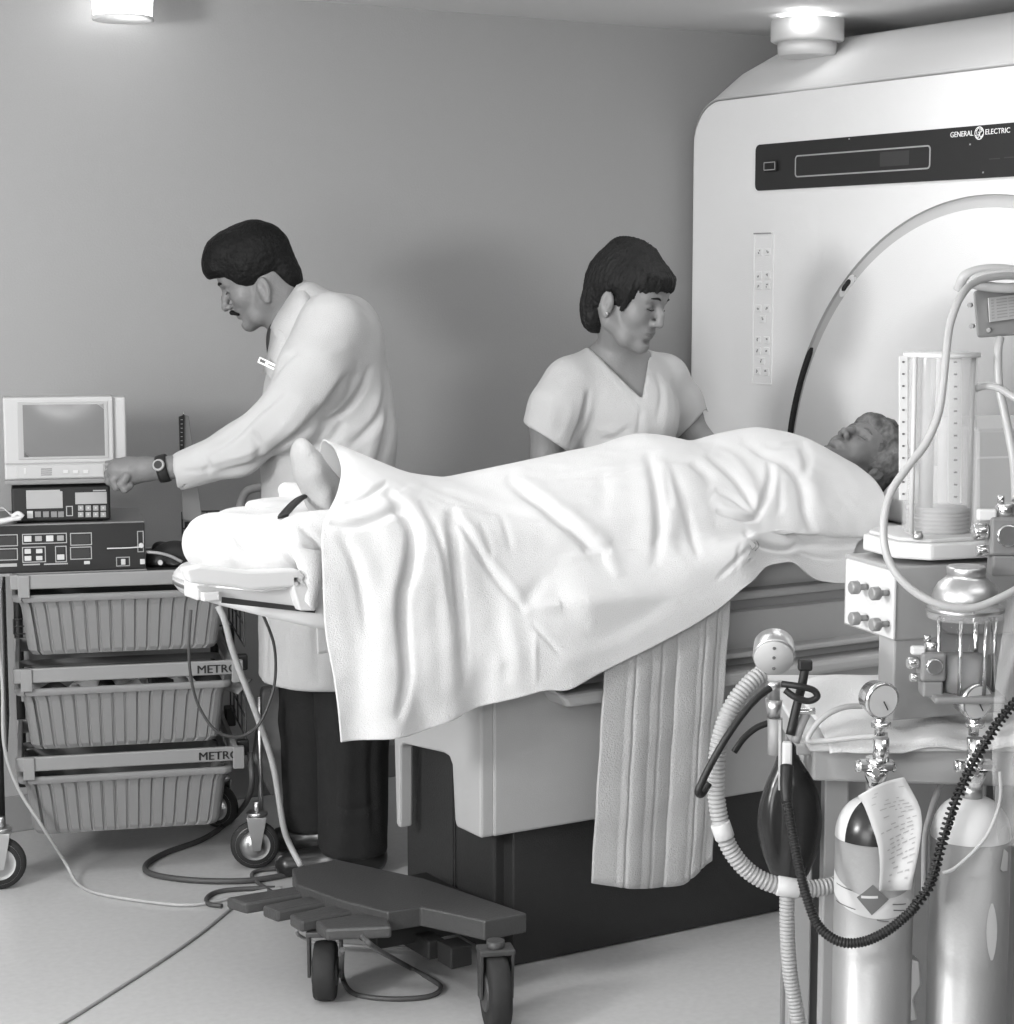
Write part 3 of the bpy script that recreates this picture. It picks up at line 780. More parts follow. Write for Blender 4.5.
e((-.016, 0, .046), (.108, .087, .100)); e((.035, 0, .090), (.068, .068, .056), .02); e((.076, 0, .070), (.040, .058, .038), .02); e((-.078, 0, -.025), (.038, .060, .066), .02)
e((.112, 0, -.058), (.082, .2, .107), .006, 's'); e((.045, 0, -.130), (.088, .2, .070), .008, 's')
for y in (-1, 1): e((-.010, y*.094, -.046), (.021, .026, .028), .004, 's')
V, F = hairmesh(v, 1.3); solid(V, F, 'hair', 'dhair', doc)
# white coat
v = Vol((-.68, -.34, .42), (.30, .30, 1.48), .0065)
fb = ((0, 1, 0), 1.18)
v.chain([d_(304, 308), d_(317, 345), d_(322, 395), d_(328, 455), d_(330, 560), d_(331, 740)], [.070, .108, .142, .160, .176, .186], .03, flat=fb)
v.ell(d_(346, 347), (.098, .15, .135), None, .05); v.ell(d_(350, 420), (.108, .13, .16), None, .05)
v.chain([d_(332, 326, -.12), d_(312, 372, -.18), d_(286, 417, -.20), d_(238, 450, -.18), d_(172, 474, -.155)], [.082, .080, .067, .055, .045], .035)
v.chain([d_(332, 326, .12), d_(318, 380, .17), d_(300, 450, .17), d_(285, 500, .13)], [.082, .078, .066, .05], .035)
fa = d_(165, 473, -.15)-d_(238, 450, -.18); fa /= np.linalg.norm(fa)
cutn = np.array([fa[0], fa[1]*.2, fa[2]-.05+.18]); cutn /= np.linalg.norm(cutn)
cp = d_(177, 473.5, -.157)
v.rbox(cp+cutn*.06, (.06, .09, .09), .002, axes(cutn, (0, 0, 1)), .002, 's')
v.cap(cp-fa*.05, cp+fa*.05, .034, .036, .003, 's')
v.plane(d_(300, 674), (-.03, 0, -1))
# open collar: neck hole and front opening
v.chain([d_(288, 296), d_(284, 312), d_(272, 330)], [.060, .056, .035], .008, 's')
lines = [cl([(290, 385), (262, 410), (230, 440), (195, 456)], -.2, 4, -.007), cl([(310, 392), (285, 425), (250, 452), (205, 468)], -.2, 3.5, .006), cl([(322, 402), (300, 432), (262, 460), (215, 472)], -.2, 4, -.008),
         cl([(352, 372), (335, 395), (310, 428), (290, 445)], -.2, 4, -.011), cl([(360, 350), (352, 385), (330, 410)], -.15, 3, .006), cl([(368, 365), (360, 390), (345, 410), (320, 422)], -.15, 3, -.007),
         cl([(383, 360), (384, 395), (372, 425), (350, 445)], -.1, 4, -.008), cl([(388, 385), (386, 430), (378, 475)], -.1, 4, -.012), cl([(394, 410), (394, 450), (390, 480)], -.1, 3, .006), cl([(378, 395), (372, 440), (366, 480)], -.1, 4, .007),
         cl([(300, 350), (285, 362), (272, 380)], -.18, 3, -.006), cl([(305, 345), (330, 352), (352, 345)], -.18, 4, .004), cl([(345, 420), (330, 440), (300, 452)], -.15, 4, -.008), cl([(270, 500), (268, 560), (269, 680)], -.1, 2.5, -.005),
         cl([(205, 452), (212, 462), (208, 476)], -.17, 3, -.004), cl([(255, 428), (262, 444), (256, 462)], -.2, 4, -.006), cl([(290, 490), (294, 560), (290, 680)], -.15, 6, .008), cl([(320, 480), (316, 560), (322, 680)], -.15, 6, -.008), cl([(180, 470), (200, 470), (240, 458), (262, 448)], -.2, 2, -.003)]
V, F = cloth(v, [(a, b, c*1.5) for a, b, c in lines], .007, 9)
coat = solid(V, F, 'white_coat', 'coat', doc)
# lapel and collar
k = MB()
def sheetpoly(rows, nm, mat, par, thick=.006, sub=6):
    g = [[tuple(p) for p in spline([Vector(q) for q in r_], sub)] for r_ in rows]
    m_ = MB(); m_.grid(g); o = m_.build(nm, mat, par, thick=thick); return o
sheetpoly([[d_(301, 279, 0), d_(292, 293, -.060), d_(277, 316, -.066), d_(271, 328, -.050)], [d_(308, 284, 0), d_(302, 297, -.088), d_(288, 322, -.104), d_(277, 340, -.088)], [d_(311, 291, 0), d_(309, 304, -.112), d_(300, 328, -.140), d_(286, 347, -.122)]], 'collar', 'coat', coat)
sheetpoly([[d_(272, 326, -.045), d_(270, 345, -.062), d_(264, 372, -.066)], [d_(281, 330, -.095), d_(279, 348, -.108), d_(268, 374, -.095)], [d_(293, 338, -.128), d_(292, 349, -.134), d_(272, 380, -.118)]], 'lapel', 'coat', coat)
v = Vol(d_(265, 400)+np.array([-.06, -.08, -.02]), d_(320, 280)+np.array([0, .08, .01]), .004)
v.chain([d_(293, 303), d_(290, 322), d_(294, 350)], [.058, .050, .055], .01); v.cap(d_(286, 290), d_(288, 306), .058, .056, .003, 's'); v.plane(d_(286, 305), (-.45, 0, 1))
V, F = v.mesh(); solid(V, F, 'shirt', 'shirt', doc)
k = MB(); k.tube([d_(276, 322, -.03), d_(273.5, 334, -.04), d_(273.5, 350, -.045), d_(275, 366, -.04)], .012, 8, 6, rad=lambda t: .011+.007*math.sin(t*PI)); k.build('necktie', 'tie', doc)
k = MB(); f = frame(d_(258.5, 359.5, -.125), d_(284, 371.5, -.125)-d_(258.5, 359.5, -.125), (0, 0, 1)); k.m = f; k.bb(0, .064, -.0075, .0075, -.001, .0015, .0006); bd = k.build('name_badge', 'white', coat)
k = MB(); k.m = f; k.bb(.004, .018, -.003, .004, -.0018, -.001); k.bb(.026, .058, -.0015, .001, -.0018, -.001); k.bb(.004, .018, -.003, .004, .0014, .002); k.bb(.026, .058, -.0015, .001, .0014, .002); k.build('badge_print', 'ink', bd)
# watch
k = MB(); wa = d_(163, 468.5, hb); wd = d_(175, 466, hb)-wa; wd /= np.linalg.norm(wd)
k.lathe([(-.012, .029), (-.012, .033), (-.004, .0345), (.010, .0345), (.014, .033), (.014, .029)], wa, wd, 28, sy=.95, cap=False); wt = k.build('watch', 'black', doc)
k = MB(); k.cyl(wa+np.array([-.004, -.032, .010]), wa+np.array([-.005, -.040, .013]), .015, 20, bev=.002); k.build('watch_face', 'greyp', wt)
k = MB(); k.cyl(wa+np.array([-.005, -.039, .0128]), wa+np.array([-.0052, -.0408, .0134]), .010, 20); k.build('dial', 'blackm', wt)
# trousers and shoes
v = Vol((-.30, -.30, .02), (.30, .30, .95), .0085)
v.chain([d_(350, 600, -.09), d_(353, 720, -.10), d_(353, 846, -.10)], [.12, .092, .086], .02); v.chain([d_(320, 600, .1), d_(313, 720, .11), d_(314, 826, .12)], [.12, .088, .078], .02)
nb = d_(350, 850, -.1)[2]; v.plane((0, 0, .055), (0, 0, -1)); v.plane((0, 0, .86), (0, 0, 1))
lines = [cl([(352, 690), (350, 760), (347, 845)], -.15, 3, .008), cl([(335, 700), (338, 780), (334, 845)], -.15, 5, -.006), cl([(375, 700), (372, 770), (376, 840)], -.15, 4, -.006), cl([(335, 800), (355, 806), (378, 800)], -.15, 4, -.005)]
V, F = cloth(v, lines, .006, 9); solid(V, F, 'trousers', 'trouser', doc)
def shoe(v, heel, toe, s=1.):
    h = np.array(heel, float); t = np.array(toe, float); d = t-h; Ln = np.linalg.norm(d); d /= Ln
    P = lambda f, z: h+d*f*Ln+np.array([0, 0, z])
    v.cap(P(.12, .042), P(.45, .036), .042, .042, .02); v.cap(P(.45, .034), P(.88, .028), .044, .034, .02); v.cap(P(.15, .06), P(.2, .10), .036, .034, .02)
def shoes(name, mat, parent, hs, size=.27):
    for hh, tt in hs:
        hh = np.array(hh, float); tt = np.array(tt, float); hh[2] = tt[2] = 0
        lo = np.minimum(hh, tt)-.07; hi = np.maximum(hh, tt)+.07; lo[2] = -.02; hi[2] = .15
        v = Vol(lo, hi, .0045); shoe(v, hh, tt); v.plane((0, 0, .004), (0, 0, -1))
        V, F = v.mesh(); solid(V, F, name, mat, parent)
nf = np.array(ab(onp(348, 872, 2, 0))-DO); nt_ = np.array(ab(onp(277, 880, 2, 0))-DO)
ff = np.array(ab(onp(318, 852, 2, 0))-DO)
shoes('shoe', 'shoe', doc, [((.12, -.10, 0), (-.15, -.13, 0)), ((.06, .10, 0), (-.19, .10, 0))])

# ------------------------------------------------------------------ the nurse
NB = 5.12; NO = Vector((.31, NB+.05, 0))
nur = thing('person', 'woman with short brown hair in a pale V-neck scrub top, standing behind the covered patient', 'person', unab(NO.x, NO.y), -YAW)
n_ = lambda px, py, db=0.: np.array(L(px, py, NB+db)-NO)
def nl(P, b, w, amp): return ([tuple(n_(x, y, b)[[0, 2]]) for x, y in P], w/392., amp)
yw = R(56); pt = R(20)
fw = (math.sin(yw)*math.cos(pt), -math.cos(yw)*math.cos(pt), -math.sin(pt)); Qn = headframe(fw, (math.sin(yw)*.3, -.10, 1))
On = n_(630, 297, -.12); sn = 1.0
v = Vol((-.34, -.32, .78), (.36, .22, 1.64), .0036)
Pn = head(v, On, Qn, sn, male=False, nose=.955, ear=-.008)
v.cap(Pn(-.032, 0, -.035), n_(622, 362, 0), .050, .056, .03)
v.chain([n_(572, 386, -.06), n_(612, 370, 0), n_(660, 379, .07)], [.045, .062, .045], .04)
v.ell(n_(618, 400, 0), (.135, .10, .13), None, .05); v.chain([n_(618, 410, .0), n_(617, 520, .02)], [.12, .12], .03, flat=((0, 1, 0), .8))
v.chain([n_(563, 392, -.08), n_(549, 428, -.10), n_(545, 475, -.10), n_(600, 500, -.16)], [.042, .045, .040, .034], .02)
v.chain([n_(670, 386, .08), n_(684, 415, .08), n_(696, 441, .06), n_(720, 455, -.02), n_(745, 470, -.08)], [.050, .044, .041, .036, .026], .02)
V, F = v.mesh(); V = smooth_mesh(V, F, 1, .3)
mats = lipmask(V, F, On, Qn, sn)
v = Vol((-.2, -.2, .05), (.2, .2, .9), .012)
for s_ in (-1, 1): v.chain([(s_*.08, 0, .86), (s_*.09, .02, .48), (s_*.09, .03, .09)], [.09, .058, .035], .03)
V2, F2 = v.mesh(); VV, FF = join((V, F), (V2, F2))
solid(VV, FF, 'body', ['skin2', 'lip'], nur, np.concatenate([mats, np.zeros(len(F2), int)]))
brows_lashes(Pn, nur, 'nhair', w=.0030)
# hands reach under the sheet edge
v = Vol(n_(725, 490, -.2), n_(790, 455, .02), .0035)
v.chain([n_(742, 469, -.08), n_(754, 473, -.11)], [.026, .026], .01)
k = 0
for a, c in ((756, -.16), (758, -.145), (758, -.13), (755, -.115)): v.chain([n_(752, 472, -.11+(c+.14)*.8), n_(a+5, 475, c+.01), n_(a+12, 479, c+.01)], [.010, .009, .008], .004)
v.chain([n_(748, 470, -.09), n_(754, 480, -.08)], [.011, .009], .005)
V, F = v.mesh(); solid(V, F, 'hand', 'skin2', nur)
# hair
v = Vol(On-.17, On+.17, .0034)
e = lambda c, r, k=.01, op='u': v.ell(Pn(*c), np.array(r)*sn, Qn, k, op)
e((-.020, 0, .038), (.106, .090, .088)); e((.040, 0, .060), (.060, .068, .046), .02); e((-.078, 0, -.025), (.042, .066, .080), .03)
e((-.066, 0, -.085), (.032, .052, .034), .02); e((-.03, 0, .10), (.07, .06, .04), .02)
e((.120, 0, -.046), (.090, .2, .098), .006, 's'); e((.052, 0, -.112), (.094, .2, .078), .006, 's')
for y in (-1, 1):
    e((-.006, y*.094, -.018), (.023, .03, .032), .004, 's')
    v.cap(Pn(.032, y*.070, .03), Pn(.026, y*.068, -.028), .016*sn, .005*sn, .008)
for y, z, x in ((-.05, .060, .074), (-.034, .044, .084), (-.018, .060, .090), (.000, .045, .090), (.018, .060, .089), (.035, .047, .082), (.052, .060, .070), (-.062, .042, .060), (.062, .042, .060)):
    v.cap(Pn(x-.006, y, .074), Pn(x+.002, y*1.03, z), .012*sn, .004*sn, .006)
V, F = v.mesh(); N = normals(V, F); l = (V-On)@Qn; 
ang_ = np.stack([np.arctan2(l[:, 1], l[:, 0])*9, np.arctan2(l[:, 2], np.hypot(l[:, 0], l[:, 1]))*1.6, l[:, 0]*3], 1)
V = V+N*(.006*hashn(ang_+5, 2.2)+.004*hashn(ang_+9, 5.))[:, None]; solid(V, F, 'hair', 'nhair', nur)
k = MB(); k.sphere(Pn(.002, -.088 if True else 0, -.046), .0035, 10); k.build('earring', 'chrome', nur)
# scrub top
v = Vol((-.36, -.30, .55), (.36, .28, 1.42), .0055)
v.chain([n_(573, 386, -.05), n_(612, 378, 0.0), n_(660, 379, .06)], [.070, .088, .066], .04)
v.ell(n_(617, 408, -.01), (.155, .122, .14), None, .05); v.ell(n_(640, 424, -.06), (.085, .06, .06), None, .05)
v.chain([n_(618, 420, 0), n_(618, 470, .0), n_(617, 620, .02)], [.135, .135, .165], .04, flat=((0, 1, 0), .85))
v.chain([n_(571, 386, -.06), n_(559, 408, -.09), n_(549, 436, -.10)], [.072, .072, .072], .03)
v.chain([n_(666, 381, .07), n_(679, 404, .08), n_(690, 428, .08)], [.062, .061, .060], .03)
# sleeve hems
a, b = n_(522, 421, -.1), n_(566, 449, -.1); d = b-a; nrm = np.array([-(-d[2]), 0, -d[0]]); nrm = np.array([d[2], 0, -d[0]]); nrm /= np.linalg.norm(nrm)
v.rbox((a+b)/2+nrm*.12, (.12, .2, .10), .002, axes(nrm, d), .002, 's')
a, b = n_(677, 436, .08), n_(701, 413, .08); d = b-a; nrm = np.array([d[2]*1., 0, -d[0]]); nrm /= np.linalg.norm(nrm)
v.rbox((a+b)/2+nrm*.06, (.06, .13, .056), .002, axes(nrm, d), .002, 's')
v.chain([n_(548, 434, -.10), n_(545, 455, -.10)], [.052, .052], .004, 's')
# V neck
def wedge(v, planes):
    sl, g = v.sub(v.lo, v.lo+v.h*(v.n-1)); d = None
    for p, n in planes:
        n = np.array(n, float); n /= np.linalg.norm(n); q = (g[0]-p[0])*n[0]+(g[1]-p[1])*n[1]+(g[2]-p[2])*n[2]; q = np.broadcast_to(q, v.d.shape)
        d = q if d is None else np.maximum(d, q)
    v.mix(sl, d.astype(np.float32), 0, 's')
vb = n_(642, 399, -.1); vl = n_(586, 345, -.1); vr = n_(652, 348, -.1)
e1 = vl-vb; e2 = vr-vb
wedge(v, [(vb, (e1[2], 0, -e1[0])), (vb, (-e2[2], 0, e2[0])), ((0, vb[1]+.13, 0), (0, 1, 0))][:3] if False else [(vb, (-abs(e1[2]), 0, -abs(e1[0]))), (vb, (abs(e2[2]), 0, -abs(e2[0]))), ((0, vb[1]+.17, 0), (0, 1, 0))])
v.ell(n_(622, 352, -.01), (.072, .078, .06), None, .004, 's')
v.plane((0, 0, .66), (0, 0, -1))
lines = [nl([(588, 388), (585, 405), (580, 425), (570, 447)], -.1, 3, -.010), nl([(560, 380), (575, 375), (590, 372)], -.1, 4, .004), nl([(640, 405), (638, 425), (636, 445)], -.1, 2, -.005), nl([(645, 405), (646, 430), (645, 450)], -.1, 2, .005),
         nl([(672, 380), (678, 400), (677, 425)], -.05, 3, -.009), nl([(663, 385), (664, 410), (660, 440)], -.05, 3, .005), nl([(600, 440), (615, 436), (630, 425)], -.1, 3, -.006), nl([(592, 428), (608, 430), (622, 440)], -.1, 3, .005), nl([(545, 395), (552, 410), (550, 430)], -.1, 4, .005), nl([(572, 400), (566, 425), (560, 440)], -.1, 3, .005),
         nl([(655, 370), (660, 395), (654, 420)], -.05, 3, -.004), nl([(596, 356), (615, 380), (634, 405), (641, 412)], -.1, 1.6, .004), nl([(600, 352), (620, 374), (637, 397)], -.1, 1.4, -.003)]
V, F = cloth(v, lines, .006, 10); top_ = solid(V, F, 'scrub_top', 'scrub', nur)
k = MB()
for (px, py) in ((642, 408), (643, 423), (644, 438)): p = n_(px, py, -.135); k.cyl(p, p+np.array([0, -.004, 0]), .004, 10)
v = Vol((-.22, -.24, .04), (.22, .22, .8), .011)
for s_ in (-1, 1): v.chain([(s_*.08, 0, .74), (s_*.09, .02, .45), (s_*.09, .03, .05)], [.12, .09, .085], .03)
v.plane((0, 0, .07), (0, 0, -1)); v.plane((0, 0, .72), (0, 0, 1)); V, F = cloth(v, (), .006, 9); solid(V, F, 'scrub_trousers', 'scrub', nur)
shoes('shoe', 'white', nur, [((-.10, .08, 0), (-.06, -.16, 0)), ((.09, .08, 0), (.13, -.16, 0))])
# ================================================================== THE PATIENT AND THE BEDDING
def px_of(P):
    """picture place of room points (for laying modelled folds where the cloth shows them)"""
    D = P-np.array(CP); f, r_, u = np.array(CF), np.array(CR), np.array(CU); z = D@f
    return np.stack([507+FOC*(D@r_)/z, 512-FOC*(D@u)/z], 1)
# pad under the legs, wrapped in cotton
pad = thing('leg_cushion', 'plump white cotton-wrapped cushion on the rounded foot end of the table', 'cushion', (1.78, 3.84, .88))
v = Vol((-.34, -.27, -.03), (.70, .27, .19), .006)
v.chain([(-.06, -.135, .064), (.22, -.13, .066)], [.068, .066], .03); v.chain([(-.06, .125, .055), (.22, .12, .055)], [.060, .056], .03)
v.chain([(-.155, -.05, .064), (-.155, .04, .060)], [.066, .062], .04); v.rbox((.08, 0, .056), (.22, .14, .062), .05, None, .04)
v.rbox((.1, 0, -.045), (.6, .4, .046), .002, None, .002, 's')
V, F = v.mesh(); V = smooth_mesh(V, F, 1); N = normals(V, F)
Q = px_of(V+np.array([1.78, 3.84, .88]))
ln = [([(185, 525), (215, 545), (240, 558)], 4, -.005), ([(225, 522), (245, 548), (262, 562)], 4, -.008), ([(252, 530), (262, 550), (268, 566)], 3, .006), ([(262, 527), (283, 550), (300, 566)], 4, -.010), ([(290, 523), (300, 545), (312, 566)], 4, .008), ([(300, 528), (318, 545), (325, 570)], 3, -.008), ([(200, 520), (240, 519), (300, 522)], 4, .003), ([(190, 550), (220, 557), (250, 563)], 4, .004)]
V = V+N*(creases(Q, ln)+.005*hashn(V, 9))[:, None]; solid(V, F, 'wrapped_cushion', 'sheet', pad)
def S3(px, py, y): p = onp(px, py, 1, y); return Vector(p)
lp = tf(pad)
g = [[lp(S3(a, b, y)) for a, b, y in r_] for r_ in (((286, 545, 3.60), (300, 548, 3.60), (326, 552, 3.585)), ((297, 565, 3.588), (308, 566, 3.585), (327, 566, 3.578)), ((301, 590, 3.580), (309, 592, 3.575), (320, 590, 3.573)), ((305, 601, 3.576), (309, 606, 3.572), (314, 611, 3.570)))]
m_ = MB(); m_.grid([[tuple(q) for q in spline(r_, 5)] for r_ in zip(*g)]); m_.build('hanging_corner', 'sheet', pad, thick=.003)
fl_ = thing('folded_towel', 'small white folded cloth lying on the far side of the leg cushion', 'towel', S3(280, 512, 4.0))
lf = tf(fl_)
v = Vol((-.16, -.09, -.08), (.2, .12, .07), .005)
a = lf(S3(252, 506, 3.96)); b = lf(S3(330, 497, 4.0)); v.cap(a, b, .014, .026, .01, flat=((0, 0, 1), .8)); v.cap(lf(S3(262, 512, 3.93)), lf(S3(330, 512, 3.95)), .020, .034, .02)
v.cap(lf(S3(285, 490, 4.0)), lf(S3(320, 500, 4.0)), .018, .03, .02)
V, F = v.mesh(); N = normals(V, F); V = V+N*(.006*hashn(V, 18))[:, None]; solid(V, F, 'folded_cloth', 'sheet', fl_)

# ---- patient
pat = thing('person', 'grey-haired patient lying on the back with closed eyes, covered by a white sheet', 'person', (2.65, 3.86, .88))
PO = np.array([2.65, 3.86, .88]); lpt = lambda p: np.array(p)-PO
ph = R(24); tw = R(14)
fwp = np.array([-math.sin(ph), 0, math.cos(ph)]); upp = np.array([math.cos(ph), 0, math.sin(ph)]); lat = np.cross(upp, fwp)   # lat = left
fwp = fwp*math.cos(tw)+np.array([0, -1, 0])*math.sin(tw)
Qp = headframe(fwp, upp); sp = .93
eye = lpt(S3(862.5, 438, 3.80)); side_ = 1 if Qp[:, 1][1] < 0 else -1
Op = eye-Qp@np.array([.080, side_*.031, 0])*sp
v = Vol(Op-.17, Op+.17, .0027)
Pp = head(v, Op, Qp, sp)
v.cap(Pp(-.03, 0, -.04), lpt((3.16, 3.86, .99)), .052, .06, .02)
V1, F1 = v.mesh(); m1 = lipmask(V1, F1, Op, Qp, sp)
v = Vol((-.95, -.30, .0), (.75, .32, .24), .011)
v.chain([(.55, 0, .09), (.35, 0, .10), (.0, 0, .095), (-.1, 0, .09)], [.07, .08, .08, .075], .03, flat=((0, 1, 0), 1.5))
for s_ in (-1, 1):
    v.chain([(-.08, s_*.07, .08), (-.45, s_*.07, .08), (-.70, s_*.065, .075)], [.065, .052, .036], .02)
    v.chain([(.50, s_*.13, .07), (.22, s_*.15, .055), (.0, s_*.14, .055)], [.045, .036, .028], .02)
V2, F2 = v.mesh(); V, F = join((V1, F1), (V2, F2))
solid(V, F, 'body', ['skin', 'lip'], pat, np.concatenate([m1, np.zeros(len(F2), int)]))
brows_lashes(Pp, pat, 'phair', w=.003)
v = Vol(Op-.17, Op+.19, .0034)
e = lambda c, r, k=.01, op='u': v.ell(Pp(*c), np.array(r)*sp, Qp, k, op)
e((-.022, 0, .048), (.106, .092, .096)); e((.052, 0, .078), (.052, .07, .038), .02); e((-.05, 0, -.02), (.06, .085, .062), .02)
e((.120, 0, -.052), (.086, .2, .107), .006, 's'); e((.060, 0, -.110), (.094, .2, .084), .006, 's')
for _ in range(46):
    a_ = rng.uniform(0, 2*PI); t_ = rng.uniform(.15, 1.35); c = np.array([-.02+.104*math.sin(t_)*math.cos(a_), .088*math.sin(t_)*math.sin(a_), .05+.094*math.cos(t_)])
    if c[0] > .06 and c[2] < .06: continue
    e(tuple(c), (.019, .019, .019), .008)
V, F = hairmesh(v, 4.1, .007, 55); solid(V, F, 'curly_hair', 'phair', pat)
# gown at the shoulders
v = Vol((.0, -.30, -.0), (.80, .32, .26), .007)
v.chain([(.50, 0, .095), (.0, 0, .095)], [.090, .088], .03, flat=((0, 1, 0), 1.4)); v.chain([(.52, -.13, .075), (.30, -.14, .06)], [.066, .056], .03); v.chain([(.52, .13, .075), (.30, .14, .06)], [.066, .056], .03)
v.cap(lpt((3.10, 3.86, 1.03)), lpt((3.26, 3.86, 1.06)), .075, .05, .005, 's')
V, F = cloth(v, (), .010, 12); solid(V, F, 'gown', 'coat', pat)
# sock foot standing up
ft = Vol((-1.05, -.2, .0), (-.66, .2, .30), .0035)
A = lambda px, py, y: lpt(S3(px, py, y))
ft.chain([A(322, 505, 3.80), A(318, 492, 3.80), A(309, 470, 3.80), A(302, 455, 3.80)], [.040, .042, .044, .036], .02, flat=((1, 0, 0), .6))
ft.chain([A(330, 503, 3.80)+np.array([.02, 0, 0]), A(342, 500, 3.80)+np.array([.1, 0, -.01])], [.036, .038], .02); ft.chain([A(316, 490, 3.80)+np.array([.035, 0, 0]), A(306, 462, 3.80)+np.array([.012, 0, 0])], [.030, .022], .02)
V, F = ft.mesh(); N = normals(V, F); V = V+N*(.0015*hashn(V, 40))[:, None]; solid(V, F, 'sock', 'sock', pat)
k = MB(); k.cyl(A(299.5, 463, 3.775)+np.array([-.024, 0, 0]), A(299.5, 463, 3.775)+np.array([-.019, 0, 0]), .004, 8); k.tube([A(299, 457, 3.775)+np.array([-.022, 0, 0]), A(300, 463, 3.775)+np.array([-.024, 0, 0])], .001, 5, 2)
stp = thing('strap', 'narrow black strap crossing the leg cushion below the foot', 'strap', S3(295, 510, 3.78))
ls = tf(stp); q = [ls(S3(a, b, y)) for a, b, y in ((308, 497, 3.80), (300, 501, 3.78), (292, 508, 3.74), (285, 516, 3.70), (283, 519, 3.68))]
MB().grid([[tuple(p+Vector((-.014, -.004, .004))), tuple(p+Vector((.014, .004, .006)))] for p in spline(q, 5)]).build('strap_band', 'black', stp, thick=.006)
# pillow
pil = thing('pillow', 'light grey pillow under the patient\'s curly head', 'pillow', (3.50, 3.86, .885))
v = Vol((-.28, -.26, -.01), (.26, .26, .2), .008); v.rbox((.0, 0, .045), (.13, .20, .050), .045); v.rbox((.02, 0, .09), (.09, .18, .035), .035, None, .05)
lpi = tf(pil); hp = np.array(lpi(Vector(Op+PO))); v.ell(hp+np.array([-.01, 0, -.01]), (.105, .10, .105), None, .01, 's')
V, F = cloth(v, (), .008, 14); solid(V, F, 'pillow_case', 'pillow', pil)

# ---- the big sheet
def lerp_tab(x, tab):
    xs = [t[0] for t in tab]; ys = [t[1] for t in tab]; return np.interp(x, xs, ys)
ZT = [(1.70, 1.00), (1.80, 1.04), (1.88, 1.15), (1.94, 1.125), (2.08, 1.065), (2.2, 1.045), (2.35, 1.065), (2.5, 1.085), (2.62, 1.10), (2.72, 1.125), (2.80, 1.115), (2.88, 1.095), (2.98, 1.115), (3.08, 1.125), (3.2, 1.10), (3.28, 1.06), (3.36, 1.02)]
ZS = [(1.70, 1.035), (1.90, 1.04), (2.05, 1.01), (2.2, .985), (2.4, .985), (2.6, 1.0), (2.8, .985), (3.0, .985), (3.2, .96), (3.4, .94)]
HEM = [(1.70, .575), (1.90, .575), (2.03, .605), (2.2, .640), (2.235, .628), (2.34, .665), (2.46, .705), (2.56, .74), (2.64, .775), (2.70, .815), (2.76, .835), (2.80, .85), (2.90, .85), (2.96, .80), (3.04, .785), (3.30, .79)]
NU, NV = 420, 300
def sheet_pt(x, t):
    """t 0 = far hem .. 1 = near hem"""
    zt = lerp_tab(x, ZT); hem = lerp_tab(x, HEM)
    zs = lerp_tab(x, ZS); hy = lerp_tab(x, [(1.7, 3.488), (2.1, 3.485), (2.25, 3.458), (2.72, 3.452), (2.8, 3.50), (2.9, 3.525), (3.3, 3.53)])
    pts = [(4.155, .62), (4.145, .80), (4.13, .90), (4.08, .965), (4.00, .93*.3+zt*.7), (3.93, zt-.004), (3.86, zt), (3.78, zt*.8+.2*zs), (3.70, .42*zt+.58*zs), (3.635, zs), (3.585, zs-.035), (3.556, zs-.085), (hy+.045, (hem+zs-.085)*.5+.05), (hy+.012, hem+.33*(zs-.085-hem)), (hy, hem)]
    w = [0, .08, .14, .20, .28, .35, .42, .50, .58, .64, .70, .75, .81, .90, 1.0]
    return pts, w
def catm(tt, w, p):
    w = np.array(w); p = np.array(p); m = np.gradient(p, w); i = np.clip(np.searchsorted(w, tt)-1, 0, len(w)-2); h = w[i+1]-w[i]; s_ = (tt-w[i])/h
    return (2*s_**3-3*s_**2+1)*p[i]+(s_**3-2*s_**2+s_)*h*m[i]+(-2*s_**3+3*s_**2)*p[i+1]+(s_**3-s_**2)*h*m[i+1]
tt = np.linspace(0, 1, NV)
XL = np.interp(tt, [0, .14, .28, .38, .46, .55, .64, .70, .81, 1.0], [2.0, 1.98, 1.93, 1.895, 1.885, 1.86, 1.79, 1.735, 1.715, 1.735])
XR = np.interp(tt, [0, .14, .35, .42, .50, .58, .64, .70, .78, .85, 1.0], [3.2, 3.25, 3.27, 3.285, 3.30, 3.30, 3.28, 3.235, 3.18, 3.10, 3.06])
U = np.linspace(0, 1, NU); G = np.zeros((NU, NV, 3))
for i, u_ in enumerate(U):
    xs = XL+(XR-XL)*u_
    # profile evaluated per x (x changes along the border)
    ref = [sheet_pt(x, 0)[0] for x in (xs[0], xs[-1])]
    Y = np.zeros(NV); Z = np.zeros(NV)
    allp = [sheet_pt(x, 0) for x in np.linspace(xs.min(), xs.max(), 9)]; xg = np.linspace(xs.min(), xs.max(), 9)
    cand = [(catm(tt, w_, [p[0] for p in pp]), catm(tt, w_, [p[1] for p in pp])) for pp, w_ in allp]
    f = np.clip((xs-xg[0])/max(1e-9, xg[-1]-xg[0])*8, 0, 7.999); k0 = f.astype(int); fr = f-k0
    CYa = np.array([c[0] for c in cand]); CZa = np.array([c[1] for c in cand]); j = np.arange(NV)
    Y = CYa[k0, j]*(1-fr)+CYa[k0+1, j]*fr; Z = CZa[k0, j]*(1-fr)+CZa[k0+1, j]*fr
    G[i, :, 0] = xs; G[i, :, 1] = Y; G[i, :, 2] = Z
def blur(A, n, ax):
    for _ in range(n):
        B = A.copy(); s0 = [slice(None)]*3; s1 = [slice(None)]*3; s2 = [slice(None)]*3; s0[ax] = slice(0, -2); s1[ax] = slice(1, -1); s2[ax] = slice(2, None)
        B[tuple(s1)] = (A[tuple(s0)]+2*A[tuple(s1)]+A[tuple(s2)])/4; A = B
    return A
